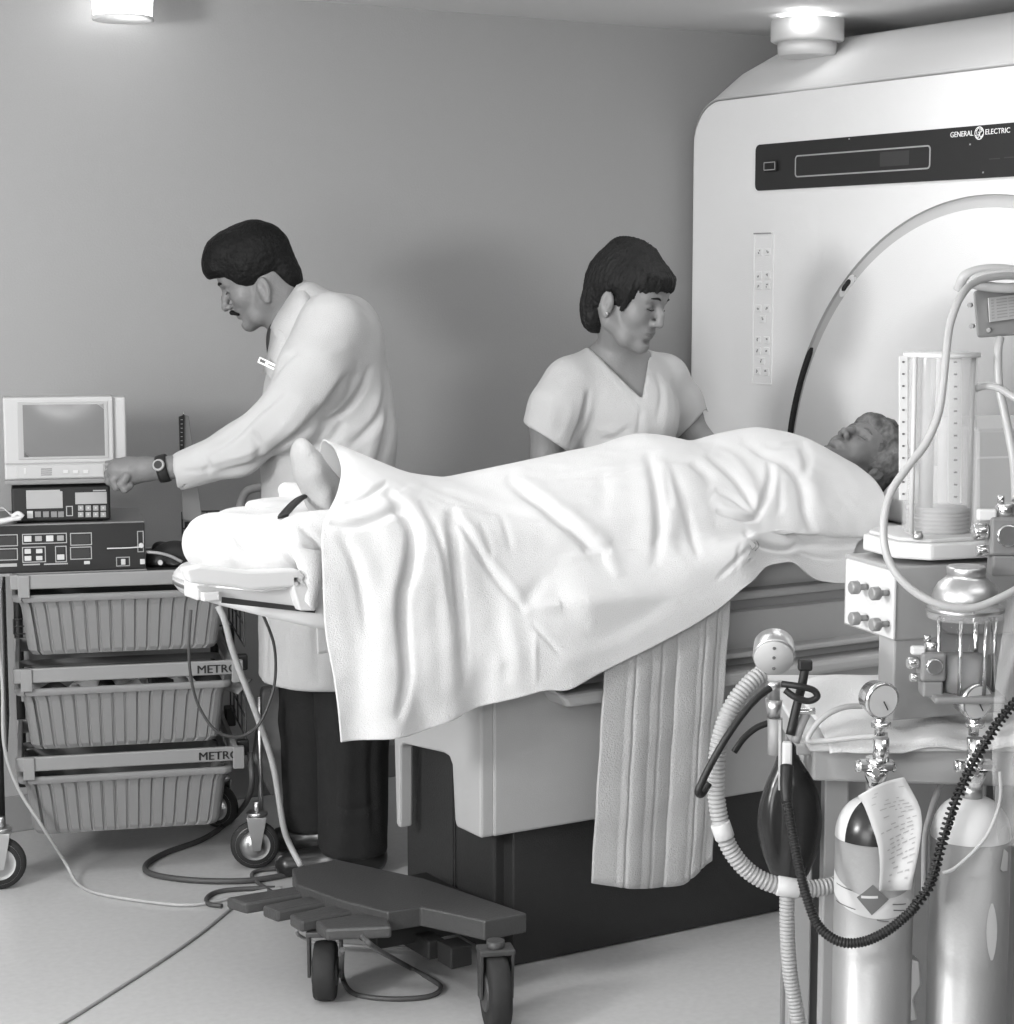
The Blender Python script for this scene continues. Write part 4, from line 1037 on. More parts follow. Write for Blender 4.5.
G = blur(blur(G, 60, 0), 90, 1)
V = G.reshape(-1, 3); idx = np.arange(NU*NV).reshape(NU, NV)
F = np.stack([idx[:-1, :-1], idx[1:, :-1], idx[1:, 1:], idx[:-1, 1:]], -1).reshape(-1, 4)
N = normals(V, F)
if N[idx[NU//2, int(NV*.42)]][2] < 0: F = F[:, ::-1]; N = -N
T = np.tile(tt, NU)
hang = np.clip((T-.72)/.28, 0, 1)
X = V[:, 0]
# soft vertical billows in the hanging part
bil = .011*np.sin(X*19+.6)*np.clip((2.45-X)*3, 0, 1)+.008*np.sin(X*43+1.1)*np.clip((2.3-X)*3, 0, 1)+.0
Q = px_of(V)
folds = [([(450, 508), (480, 556), (505, 590), (526, 614)], 4, -.007), ([(456, 505), (486, 552), (511, 586), (532, 610)], 4, .006),
 ([(505, 478), (540, 505), (572, 530), (592, 552), (605, 580), (622, 604)], 6, -.016), ([(515, 474), (550, 500), (583, 524), (604, 545), (618, 575), (640, 600)], 6, .012),
 ([(648, 450), (656, 490), (659, 525), (655, 565)], 6, -.015), ([(660, 452), (668, 485), (672, 520), (668, 560)], 6, .012), ([(638, 455), (646, 490), (647, 530), (640, 575)], 8, .008),
 ([(670, 465), (682, 500), (694, 540), (700, 560)], 5, -.010), ([(682, 462), (698, 495), (712, 530), (716, 552)], 6, .009), ([(664, 470), (668, 495), (668, 512)], 4, -.006),
 ([(385, 490), (402, 515), (411, 535), (408, 566), (400, 600), (402, 642), (404, 680), (394, 720)], 6, -.022), ([(400, 490), (420, 525), (428, 560), (424, 610), (428, 660), (425, 715)], 9, .018), ([(370, 495), (386, 530), (392, 565), (384, 610), (380, 660), (372, 715)], 10, .014),
 ([(450, 506), (452, 545), (457, 590), (461, 630), (466, 690)], 6, -.014), ([(440, 510), (440, 550), (443, 600), (448, 650), (450, 700)], 7, .014), ([(465, 525), (472, 570), (482, 620), (486, 680)], 8, .010),
 ([(420, 500), (436, 540), (446, 580), (452, 620)], 4, -.006), ([(505, 600), (510, 630), (515, 660), (512, 690)], 6, .008), ([(534, 630), (534, 655), (534, 684)], 2.2, .005), ([(530, 622), (545, 638), (560, 655)], 3, -.004),
 ([(585, 640), (620, 625), (645, 600), (665, 565)], 22, -.009), ([(555, 665), (600, 650), (640, 630), (680, 600)], 7, .008), ([(520, 610), (550, 606), (572, 600), (578, 585)], 4, .007), ([(545, 575), (530, 595), (524, 610)], 8, -.005),
  ([(592, 548), (601, 551), (610, 553)], 5, -.006),
 ([(420, 486), (455, 495), (500, 512), (560, 522)], 5, -.005), ([(430, 482), (470, 490), (520, 508), (565, 516)], 4, .004), ([(440, 500), (470, 508), (505, 515)], 3, -.003), ([(480, 520), (488, 545), (492, 560)], 4, -.004), ([(500, 512), (508, 535), (512, 552)], 4, -.004),
 ([(560, 478), (610, 474), (645, 468)], 3, -.005), ([(558, 474), (608, 469), (645, 463)], 3, .004), ([(600, 470), (604, 490), (600, 520)], 8, -.004),
 ([(345, 503), (360, 500), (375, 492), (388, 482)], 3, -.010), ([(338, 515), (360, 514), (385, 505), (400, 492)], 4, .012), ([(330, 523), (352, 526), (380, 520), (405, 505)], 4, -.013), ([(342, 455), (352, 475), (372, 490)], 6, .010), ([(345, 470), (336, 495), (325, 515)], 5, .010),
 ([(338, 530), (352, 555), (362, 590), (368, 640)], 6, -.007), ([(350, 535), (368, 565), (380, 600)], 6, .006), ([(330, 560), (338, 600), (345, 660), (350, 720)], 8, .008),
 ([(705, 455), (730, 475), (748, 498), (757, 516)], 4, -.012), ([(713, 448), (735, 462), (752, 485), (757, 512)], 4, .014), ([(768, 462), (770, 480), (762, 505), (757, 518)], 4, -.016), ([(778, 470), (780, 500), (779, 515)], 4, -.006), ([(774, 450), (776, 480), (788, 510), (800, 530)], 7, .012),
 ([(740, 440), (765, 455), (790, 470), (802, 490), (806, 515), (818, 538)], 5, -.014), ([(752, 436), (778, 448), (798, 462), (812, 490), (818, 515), (828, 535)], 6, .012), ([(800, 440), (806, 460), (803, 480)], 5, -.010), ([(812, 470), (824, 505), (838, 540)], 7, .008), ([(760, 445), (780, 448), (800, 444)], 4, -.006),
 ([(715, 490), (735, 500), (752, 516)], 3, -.008), ([(712, 498), (730, 512), (755, 518)], 4, .014), ([(716, 511), (740, 520), (760, 518)], 3, -.016), ([(716, 524), (745, 528), (760, 540), (785, 545), (800, 540)], 5, .014), ([(742, 532), (760, 545), (785, 550), (800, 542)], 3, -.018),
 ([(785, 538), (800, 545), (818, 541), (826, 536)], 6, -.010), ([(765, 548), (790, 553), (812, 548), (840, 556)], 3, .008), ([(796, 552), (820, 558), (842, 559)], 2, -.004),
 ([(655, 460), (690, 462), (720, 485)], 5, -.006), ([(690, 462), (705, 475), (712, 488)], 6, -.008), ([(640, 520), (662, 540), (680, 560), (695, 575)], 5, .007), ([(716, 580), (735, 562), (752, 545)], 3, -.008), ([(742, 540), (738, 555), (736, 575)], 2.5, -.006)]
folds = [(p, w_*1.0, a_*(1.0 if min(q[1] for q in p) > 540 or max(q[1] for q in p) > 600 else .7)) for p, w_, a_ in folds]
disp = creases(Q, folds)+.004*hashn(V, 13)+.0022*hashn(V, 31)
nb_ = np.clip(-(N@np.array(CF))*2.2+.25, 0, 1)*np.where((X > 2.25) & (T > .8), .55, 1)
V = V+N*(disp*nb_)[:, None]
V[:, 1] += bil*hang
zt_ = np.interp(V[:, 2], [.55, .70, .76, .80, .86, .93], [3.490, 3.490, 3.52, 3.545, 3.555, 3.63])
sst = lambda a, b, v: (lambda t: t*t*(3-2*t))(np.clip((v-a)/(b-a), 0, 1))
wx = sst(2.16, 2.32, X)*(1-sst(2.70, 2.80, X))
zt_ = zt_*(1-wx)+wx*np.minimum(zt_, 3.472+.083*sst(.80, .92, V[:, 2]))
zt_ = zt_+.12*(1-sst(1.98, 2.10, X))+.3*sst(.90, .94, V[:, 2])
k_ = .006; V[:, 1] = np.where(T > .6, .5*(V[:, 1]+zt_-np.sqrt((V[:, 1]-zt_)**2+k_*k_)), V[:, 1])
V[:, 2] += hang*.0*X
# stray lower edge
sh_ = thing('bed_sheet', 'large rumpled white sheet covering the patient and hanging over the near side of the table', 'sheet', (2.4, 3.84, .9))
so = solid(V-np.array([2.4, 3.84, .9]), F, 'draped_sheet', 'sheet', sh_)
md = so.modifiers.new('thickness', 'SOLIDIFY'); md.thickness = .003; md.offset = -1
# laundry mark near the hem corner
k = MB(); Nf = normals(V, F); Qf = px_of(V); front = np.where((T > .5) & (N@np.array(CF) < -.1))[0]
def onsheet(a, b):
    i = front[np.argmin(((Qf[front]-np.array([a, b]))**2).sum(1))]; s_ = 1 if Nf[i]@np.array(CF) < 0 else -1
    return Vector(V[i]+Nf[i]*s_*.002-np.array([2.4, 3.84, .9]))
for seg in (((748, 555), (751, 549), (749, 545)), ((752, 550), (755, 546), (753, 542)), ((755, 551), (758, 546), (756, 541)), ((747, 560), (750, 558))):
    k.tube([onsheet(*p) for p in seg], .0012, 5, 4)
k.build('laundry_mark', 'line', so)
# ---- quilted pad hanging down
qp = thing('quilted_pad', 'long off-white quilted pad hanging down in front of the table\'s side tray', 'pad', (2.5, 3.48, .15))
nx, nz = 90, 40; g = []
for i in range(nx+1):
    f = i/nx; row = []
    for j in range(nz+1):
        t = j/nz
        xt = 2.365+(2.690-2.365)*f; xb = 2.322+(2.648-2.322)*f; zb_ = .197-.042*math.sin(min(1, f/.75)*PI/2)+(.04*(f-.75)/.25 if f > .75 else 0)
        x = xt+(xb-xt)*t; z = .86+(zb_-.86)*t
        st = 0
        for s0 in (.235, .45, .58, .80, .90): st += math.exp(-((f-s0)/.010)**2)
        up_ = min(1, max(0, (z-.785)/.075)); up_ = up_*up_*(3-2*up_)
        y = 3.482+.070*up_+(.004*math.sin(f*13+1)*(.4+.6*t)-.004*abs(math.sin((f*5.2+.1)*PI))**.6+.004*st+.0012*math.sin(t*30+f*5)-.006*t*math.sin(f*5))*(1-.8*up_)
        row.append((x-2.5, y-3.48, z-.15))
    g.append(row)
qo = MB().grid(g).build('quilted_cloth', 'towel', qp, thick=.006)
# ================================================================== EQUIPMENT CART ON THE LEFT
CA = R(-17.9); CO = Vector((1.424, 4.746, 0))
cart = thing('utility_cart', 'grey three-tub wheeled cart carrying the monitor, beyond the foot end of the table', 'cart', CO, CA)
cx_, cy_ = Vector((math.cos(CA), math.sin(CA), 0)), Vector((-math.sin(CA), math.cos(CA), 0))
def K(px, py, yl=0.):
    """cart-local point seen at a place on the vertical plane at local depth yl"""
    d = ray(px, py); o = CO+cy_*yl; t = (o-CP).dot(cy_)/d.dot(cy_); p = CP+d*t-CO
    return Vector((p.dot(cx_), yl, p.z))
XL_ = K(10, 580).x; XR_ = K(238, 672).x
def tray(pyl, pyr, tub_top, tub_bot, label=True):
    zb = K(10, pyl+15).z; zt_ = K(10, pyl).z
    zr = K(236, pyr).z; z0 = (zt_+zr)/2
    k = MB(); k.bb(XL_, XR_, -.012, 0, z0-.036, z0, .003); k.bb(XL_, XR_, .42, .432, z0-.036, z0, .003)
    for x in (XL_+.004, XR_-.016): k.bb(x, x+.012, 0, .42, z0-.036, z0, .002)
    br = k.build('shelf_bar', 'bar', cart)
    for x in (XL_+.03, XR_-.005):
        k = MB(); k.bb(x-.012, x+.016, -.018, .004, z0-.056, z0-.001, .002); k.build('bar_clip', 'bar', br)
    if label:
        t = text_mb('METRO', .034, frame((XR_-.104, -.0135, z0-.030), (1, 0, 0), (0, 0, 1)), .0004, (.92, .86), 0)
        for dx in (.0007, .0014): t.add([(v[0]+dx, v[1], v[2]) for v in list(t.v)[:len(t.v)//(1 if dx < .001 else 2)]], [f for f in list(t.f)[:len(t.f)//(1 if dx < .001 else 2)]])
        t.build('lettering', 'groove', br)
    # ribbed tub
    zt2, zb2 = z0-.052, z0-.052-(tub_top-tub_bot)
    n = 0; ring = []
    x0, x1, y0, y1 = XL_+.012, XR_-.020, .0, .38; tap = .026
    def rect(ins, z, rib):
        pts = []; xa, xb, ya, yb = x0+ins, x1-ins, y0+ins*.6, y1-ins*.6; r_ = .03
        nr = 14; seg = [(xa+r_+(xb-xa-2*r_)*i/(nr*4), ya-(rib if (i % 4) in (0, 1) else 0), z) for i in range(nr*4+1)]
        # gentle grooves between flat ribs
        seg = []
        for i in range(nr+1):
            xc = xa+r_+(xb-xa-2*r_)*i/nr
            for dx, dy in ((-.005, 0), (-.002, rib), (.002, rib), (.005, 0)): seg.append((xc+dx, ya+dy, z))
        pts += seg
        for i in range(1, 6): a = -PI/2+PI/2*i/6; pts.append((xb-r_+r_*math.cos(a), ya+r_+r_*math.sin(a), z))
        pts += [(xb, ya+r_, z)]
        nr2 = 9
        for i in range(nr2+1):
            yc = ya+r_+.01+(yb-ya-2*r_-.02)*i/nr2
            for dy, dx in ((-.005, 0), (-.002, rib), (.002, rib), (.005, 0)): pts.append((xb-dx, yc+dy, z))
        for i in range(1, 6): a = PI/2*i/6; pts.append((xb-r_+r_*math.cos(a), yb-r_+r_*math.sin(a), z))
        pts += [(xb-r_, yb, z), (xa+r_, yb, z)]
        for i in range(1, 6): a = PI/2+PI/2*i/6; pts.append((xa+r_+r_*math.cos(a), yb-r_+r_*math.sin(a), z))
        for i in range(nr2, -1, -1):
            yc = ya+r_+.01+(yb-ya-2*r_-.02)*i/nr2
            for dy, dx in ((.005, 0), (.002, rib), (-.002, rib), (-.005, 0)): pts.append((xa+dx, yc+dy, z))
        for i in range(0, 6): a = PI+PI/2*i/6; pts.append((xa+r_+r_*math.cos(a), ya+r_+r_*math.sin(a), z))
        return pts
    h = zt2-zb2
    lv = [rect(.006, zt2-.018, .006), rect(.012, zt2-.035, .006), rect(tap, zb2+.014, .005), rect(tap+.008, zb2+.003, .001), rect(tap+.03, zb2, 0)]
    k = MB(); k.grid(lv[::-1], smooth=False); k.add(lv[-1], [tuple(range(len(lv[-1])))])
    inner = [[(p[0]+(.004 if p[0] < (x0+x1)/2 else -.004), p[1]+(.004 if p[1] < .19 else -.004), p[2]) for p in l_] for l_ in (lv[0], lv[2])]
    k.grid(inner, smooth=False); k.add(inner[1], [tuple(range(len(inner[1])))])
    tb_ = k.build('ribbed_tub', 'tub', cart)
    rim = [rect(-.006, zt2-.018, 0), rect(-.010, zt2-.010, 0), rect(-.006, zt2, 0), rect(.004, zt2, 0), rect(.008, zt2-.012, 0)]
    k = MB(); k.grid(rim[::-1], smooth=True); k.build('tub_rim', 'tub', tb_)
    return z0, zt2, zb2
hT = .155
T1 = tray(573, 569, .155, 0, False); T2 = tray(670, 658, .16, 0); T3 = tray(757, 746, .155, 0)
# top shelf and posts
k = MB(); k.bb(XL_, XR_, 0, .43, T1[0]-.012, T1[0]-.0025, .002); k.build('top_shelf', 'blackm', cart)
KW = lambda *a: (lambda q: CO+cx_*q.x+cy_*q.y+Vector((0, 0, q.z)))(K(*a))
for x, y in ((XL_+.012, .44), (XR_-.02, .44), (K(262, 845).x, .012), (XL_-.04, .03)):
    k = MB(); k.cyl((x, y, .135), (x, y, T1[0]-.013 if x < XR_ else .44), .0115 if x < XR_ else .0065, 16); k.build('corner_post', 'blackm' if x < XR_ else 'steel', cart)
for zz in (T1[0]-.09, T2[0]-.09, T2[0]-.22, T1[0]+.02):
    pass
def wires(x0, x1, y0, y1, z0, z1, nz, nx, r=.0022):
    k = MB()
    for i in range(nz+1):
        z = z0+(z1-z0)*i/nz; k.tube([(x0, y0, z), (x1, y1, z)], r, 6, 1, cap=False)
    for i in range(nx+1):
        t = i/nx; k.tube([(x0+(x1-x0)*t, y0+(y1-y0)*t, z0), (x0+(x1-x0)*t, y0+(y1-y0)*t, z1)], r, 6, 1, cap=False)
    k.build('wire_grille', 'wire', cart)
wires(XR_+.02, XR_+.02, .03, .43, T1[2]-.0, T1[0]-.045, 3, 4); wires(XR_+.02, XR_+.02, .03, .43, T2[2]+.0, T2[0]-.05, 3, 4)
wires(XL_-.02, XL_-.02, .03, .43, T2[2], T1[0]-.045, 7, 5); wires(XL_, XR_, .43, .43, T2[0]+.01, T2[0]+.05, 2, 12); wires(XR_-.10, XR_+.0, .445, .445, T1[0]+.0, T1[0]+.09, 2, 3)
for z in (T2[0]-.02, T3[0]-.02, T1[0]-.02):
    k = MB(); k.bb(XR_+.002, XR_+.03, .39, .44, z-.02, z+.03, .004); k.build('post_collar', 'black', cart)
    k = MB(); k.bb(XR_+.0, XR_+.03, .05, .075, z-.02, z+.02, .004); k.build('post_collar', 'black', cart)
def ccaster(x, y, az, r=.062, w=.03):
    ax = Vector((math.cos(az), math.sin(az), 0)); c = Vector((x, y, r)); t = Vector((-ax.y, ax.x, 0))
    k = MB(); k.lathe([(0, r*.62), (.003, r*.86), (.006, r*.97), (w/2, r), (w-.006, r*.97), (w-.003, r*.86), (w, r*.62)], c-ax*w/2, ax, 40, cap=False); wh = k.build('wheel', 'rubber', cart)
    k = MB(); k.lathe([(0, 0), (0, r*.22), (.004, r*.3), (.010, r*.62), (.002, r*.80), (w-.002, r*.80), (w-.010, r*.62), (w-.004, r*.3), (w, r*.22), (w, 0)], c-ax*w/2, ax, 40, cap=False); k.build('wheel_disc', 'steel', wh)
    k = MB()
    for s_ in (-1, 1):
        p = c+ax*s_*(w/2+.006); k.prism([p+t*-.02+Vector((0, 0, r+.012)), p+t*.03+Vector((0, 0, r+.012)), p+t*.014-Vector((0, 0, .012)), p-t*.006-Vector((0, 0, .012))], ax*.003, .001)
    k.cyl(c+Vector((0, 0, r+.012))+t*.006, c+Vector((0, 0, r+.024))+t*.006, .027, 24, bev=.003); k.cyl(c+Vector((0, 0, r+.02))+t*.006, c+Vector((0, 0, r+.05))+t*.006, .010); k.cyl(c-ax*(w/2+.010), c+ax*(w/2+.010), .007, 12)
    k.build('caster_fork', 'steel', wh)
p = K(255, 845, 0); ccaster(p.x, p.y, -PI/2-CA-YAW+R(8))
p = K(4, 858, -.03); ccaster(p.x-.012, p.y, -PI/2-CA-YAW+R(10), .066)
ccaster(XR_-.02, .40, -PI/2-CA-YAW-R(25), .060); ccaster(XL_-.13, .42, -PI/2, .062)
# push handle behind
k = MB(); k.tube([K(236, 560, .40), K(238, 520, .40), K(243, 497, .40), K(252, 489, .40), K(275, 487, .40), K(292, 492, .42)], .0115, 12, 8); k.build('push_handle', 'greyp', cart)
# pouches in the middle tub
pr = []
for i in range(13):
    x = XL_+.06+.038*i; z = T2[1]-.02
    a = rng.uniform(-.5, .5)
    k = MB(); w_, h_ = rng.uniform(.03, .05), rng.uniform(.035, .055)
    g = [[(u*w_+v_*a*.05, .012*math.sin(u*4+i)+v_*.02, v_*h_) for v_ in (0, .35, .7, 1)] for u in (-1, -.5, 0, .5, 1)]
    k.grid(g); o = k.build('sterile_pouch', ['clut', 'lgreyp', 'black', 'greyp'][[0, 2, 0, 1, 2, 0, 3, 0, 2, 0, 1, 2, 0][i]], None, thick=.004)
    o.location = CO+cx_*x+cy_*rng.uniform(.05, .09)+Vector((0, 0, z-.02)); o.rotation_euler = (rng.uniform(-.5, .1), rng.uniform(-.5, .5), CA+rng.uniform(-.4, .4))
    tag(o, 'small packet jumbled among others in the middle tub of the cart', 'packet', 'packets in the middle tub')
# ------------------------------------------------------------------ devices, stacked
def dev(name, label, cat, yl=0.02):
    return thing(name, label, cat, CO+cy_*yl, CA)
def D_(px, py, y=0.): p = K(px, py, y); return p
def onface(par, y0, px0, py0, px1, py1, name, mat, pr=.002, bev=.0005, yl=None):
    """raised rectangle on a front face at local depth y0, between two measured corners"""
    a, b = K(px0, py0, y0), K(px1, py1, y0); k = MB(); k.bb(a.x, b.x, y0-pr-par_y, y0+.001-par_y, b.z, a.z, bev); return k.build(name, mat, par)
par_y = 0.
def frame_line(par, y0, px0, py0, px1, py1, name='outline', mat='line', w=.0022):
    a, b = K(px0, py0, y0), K(px1, py1, y0); k = MB(); x0, x1, z0, z1 = a.x, b.x, b.z, a.z; y1 = y0-.0016-par_y; y2 = y0-par_y
    for q in ((x0, x1, z1-w, z1), (x0, x1, z0, z0+w), (x0, x0+w, z0+w, z1-w), (x1-w, x1, z0+w, z1-w)): k.bb(q[0], q[1], y1, y2, q[2], q[3])
    return k.build(name, mat, par)
# console
YC = .03
con = thing('anaesthesia_console', 'wide black console with many lit buttons, resting on the top shelf of the cart', 'console', CO, CA)
a, b = K(-30, 520, YC), K(146, 571, YC); zt3 = K(146, 521, YC).z; zb3 = K(146, 569, YC).z
k = MB(); k.bb(a.x, b.x, YC, YC+.30, zb3, zt3, .003); k.build('case', 'machine', con)
k = MB(); k.bb(a.x, b.x-.002, YC-.006, YC+.001, zb3+.002, zt3-.003, .002); k.build('front_panel', 'blackm', con); YF = YC-.006
k = MB(); k.bb(a.x, b.x+.002, YC-.010, YC+.0, zb3-.006, zb3+.001, .001); k.build('lower_trim', 'bar', con)
for (q) in ((22, 534, 67, 543), (-12, 535, 18, 546), (-12, 549, 18, 560), (22, 547, 46, 562), (55, 546, 67, 562), (70, 533, 92, 545), (70, 547, 92, 559)):
    frame_line(con, YF, *q)
for q, m_ in (((24, 536, 31.5, 541.5), 'paper'), ((35, 536, 42, 541), 'greyp'), ((46, 535.5, 53.5, 541), 'lgreyp'), ((57, 535.5, 64, 540.5), 'greyp'), ((24.5, 549, 31, 553.5), 'paper'), ((36, 549, 42.5, 553), 'paper'), ((24.5, 556, 31.5, 560.5), 'paper'), ((36, 556, 42.5, 560), 'paper'), ((57, 554.5, 64.5, 559.5), 'paper'), ((84, 561, 90, 564), 'paper'), ((121, 559, 125.5, 564.5), 'paper'), ((140, 559, 145, 564), 'paper')):
    onface(con, YF, *q, 'button', m_, .004, .001)
onface(con, YF, 57, 547.5, 64.5, 553, 'knob_window', 'groove'); onface(con, YF, 72, 535, 90, 543.5, 'readout', 'panel2'); onface(con, YF, 72, 549, 90, 557.5, 'readout', 'panel2'); onface(con, YF, -10, 537, 16, 545, 'readout', 'panel2'); onface(con, YF, -10, 551, 16, 559, 'readout', 'panel2')
onface(con, YF, -5, 564, 17, 566.5, 'small_print', 'line', .001); onface(con, YF, 23, 564, 40, 565, 'small_print', 'line', .001); onface(con, YF, 44, 563.6, 68, 564.2, 'small_print', 'line', .001)
k = MB(); p = K(141, 545, YF); k.cyl(p, p+Vector((0, -.012, 0)), .006, 14); k.tube([K(107, 548.5, YF-.008), K(125, 548, YF-.009), K(141, 547, YF-.010)], .0016, 6, 4); k.build('lever', 'lgreyp', con)
frame_line(con, YF, 137, 531, 144, 552, 'slot_frame', 'greyp')
frame_line(con, YF, 116, 557, 130, 566, 'socket_frame', 'greyp')
# small black device
dv = thing('patient_monitor_unit', 'small black box with two grey windows, stacked between black console and video monitor', 'device', CO, CA)
YD = .04
a, b = K(11, 487, YD), K(110, 487, YD); zt4 = K(60, 486.5, YD).z; zb4 = K(60, 521, YD).z
k = MB(); k.bb(a.x, b.x, YD, YD+.24, zb4, zt4, .006, 3); k.build('case', 'blackm', dv)
onface(dv, YD, 26, 492, 63, 508, 'display_window', 'monframe', .002, .001); onface(dv, YD, 75, 492.5, 107, 503.5, 'display_window', 'monframe', .002, .001)
onface(dv, YD, 26, 490.4, 60, 491.4, 'small_print', 'line', .001); onface(dv, YD, 93, 490, 106, 491, 'small_print', 'line', .001)
onface(dv, YD, 27, 511, 33, 518, 'key', 'lgreyp', .002); 
for x in (35, 43, 51, 58): onface(dv, YD, x, 511.5, x+6, 517, 'key', 'machine', .002)
frame_line(dv, YD, 66, 506, 73, 516)
for x in (78, 85.5, 93, 100.5):
    for y in (505.5, 512): onface(dv, YD, x, y, x+5.5, y+5, 'key', 'greyp', .002); onface(dv, YD-.002, x+2, y+1.5, x+3.5, y+3.2, 'key_mark', 'paper', .0008)
for x in (20, 100):
    k = MB(); p = K(x, 521, YD); k.cyl((p.x, YD+.03, p.z-.010), (p.x, YD+.03, p.z+.002), .008); k.build('foot', 'black', dv)
# video monitor
mo = thing('video_monitor', 'pale boxy video monitor with a grey screen on top of the black stack', 'monitor', CO, CA)
YM = .03
a, b = K(2.5, 397, YM), K(112, 397, YM); zt5, zb5 = K(60, 397, YM).z, K(60, 484, YM).z
zc = K(60, 462.5, YM).z
k = MB(); k.bb(a.x, b.x+.002, YM, YM+.09, zb5+.012, zt5, .005, 3); k.bb(b.x-.002, K(125, 400, YM+.05).x, YM+.012, YM+.085, zc-.01, zt5-.003, .006, 3)
k.bb(a.x+.03, b.x-.02, YM+.08, YM+.26, zb5+.03, zt5-.03, .03, 3); k.build('case', 'monitor', mo)
onface(mo, YM, 17, 402.5, 109, 458, 'screen_surround', 'monframe', .002, .001); 
k = MB(); a2, b2 = K(22.5, 405, YM), K(105, 455.5, YM); g = []
for i in range(13):
    for_ = []; u = i/12*2-1
    for j in range(11):
        w_ = j/10*2-1; for_.append((a2.x+(b2.x-a2.x)*i/12, YM-.002-.005*(1-u*u)*(1-w_*w_), b2.z+(a2.z-b2.z)*j/10))
    g.append(for_)
k.grid(g, flip=True); k.build('screen', 'screen', mo)
k = MB(); k.bb(K(4, 463, YM).x, b.x, YM-.003, YM, zc-.002, zc+.001); k.build('seam', 'greyp', mo)
onface(mo, YM, 16, 466, 104, 476.5, 'control_strip', 'ctrl', .002, .001)
onface(mo, YM-.002, 24, 468, 26, 474, 'power_mark', 'paper', .001)
for x in (63, 73, 83): onface(mo, YM-.002, x, 470, x+5.5, 473.2, 'button', 'paper', .003)
for y in (468.5, 470.5, 472.5, 474.5): onface(mo, YM-.002, 41, y, 52, y+.8, 'vent_slot', 'machine', .001)
k = MB(); k.bb(a.x-.001, K(108, 480, YM).x, YM-.004, YM+.10, zb5, zb5+.012, .003); k.build('base', 'machine', mo)
p = K(110, 470.5, YM-.002); k = MB(); k.cyl(p, p+Vector((0, -.014, 0)), .012, 20, bev=.002); k.build('knob', 'greyp', mo)
# cuff cables, clip, stand
sc_ = thing('sensor_clip', 'pale sensor clip with its lead, lying on the left of the black console', 'clip', CO, CA)
k = MB(); k.tube([K(-10, 522, .0), K(2, 521, .0), K(12, 519, 0.), K(21, 518, .0)], .007, 10, 6, rad=lambda t: .008*(1-.3*t)); k.build('clip_body', 'lgreyp', sc_)
k = MB(); k.tube([K(12, 517, .0), K(18, 513.5, .0), K(23, 517, .0)], .006, 8, 6); k.build('clip_jaw', 'lgreyp', sc_); k = MB(); k.tube([K(-10, 512, .02), K(2, 508, .03), K(10, 514, .01), K(14, 517, 0)], .002, 6, 6); k.build('lead', 'cablel', sc_)
st = thing('gauge_stand', 'tall tapering grey upright with a dark scale strip, standing at the back of the cart', 'gauge', CO, CA)
k = MB(); ys = .30; k.prism([K(184.5, 415, ys), K(189, 416, ys), K(202, 515, ys), K(197, 522, ys), K(183, 520, ys), K(182, 500, ys)], (0, .02, 0), .002); k.build('upright', 'machine', st)
k = MB(); k.prism([K(179, 417, ys-.01), K(184.5, 415, ys-.01), K(184.5, 452, ys-.01), K(180, 452, ys-.01)], (0, .014, 0), .001); k.build('scale_strip', 'blackm', st)
k = MB(); p = K(183.5, 416, ys); k.cyl(p, p+Vector((0, 0, .012)), .003, 10, r2=.001); k.build('tip', 'chrome', st)
k = MB(); 
for i in range(7): q = K(181.5, 420+i*4.2, ys-.0115); k.bb(q.x-.002, q.x+.003, q.y-.001, q.y+.001, q.z, q.z+.0012)
k.build('scale_marks', 'paper', st)
k = MB(); p = K(190, 522, ys+.01); k.cyl((p.x, p.y, T1[0]), (p.x, p.y, p.z), .014); k.build('stand_foot', 'blackm', st)
cf = thing('pressure_cuff', 'crumpled black cuff and hose on the cart top to the right of the console', 'cuff', CO, CA)
v = Vol(tuple(K(140, 585, 0)), tuple(K(214, 528, .24)+Vector((0, .1, 0))), .005)
for px_, py_, yl, r_ in ((160, 560, .10, .028), (172, 552, .12, .030), (186, 556, .12, .034), (196, 562, .10, .030), (160, 548, .16, .02), (178, 566, .08, .022)): v.ell(tuple(K(px_, py_, yl)), (r_*1.3, r_*1.4, r_), None, .02)
v.plane((0, 0, T1[0]-.001), (0, 0, -1)); V, F = v.mesh(); N = normals(V, F); V = V+N*(.012*hashn(V, 22))[:, None]; solid(V, F, 'cuff_cloth', 'black', cf)
k = MB(); k.tube([K(146, 552, .04), K(158, 553, .03), K(170, 556, .03), K(182, 562, .03)], .004, 8, 6); k.build('cuff_hose', 'greyp', cf)
k = MB(); p = K(160, 562, .045); k.cyl(p, p+Vector((0, -.014, 0)), .006, 12); k.build('connector', 'lgreyp', cf)
wb = thing('waste_bag', 'flat grey bag hanging behind the right end of the cart, above its front wheel', 'bag', CO, CA)
k = MB(); yb_ = .22; q = [K(a, b, yb_) for a, b in ((262, 690), (283, 686), (297, 716), (294, 760), (292, 794), (272, 797), (262, 778), (253, 762), (258, 730))]
k.prism(q, (0, .05, 0), .008); k.build('bag_side', 'machine', wb)
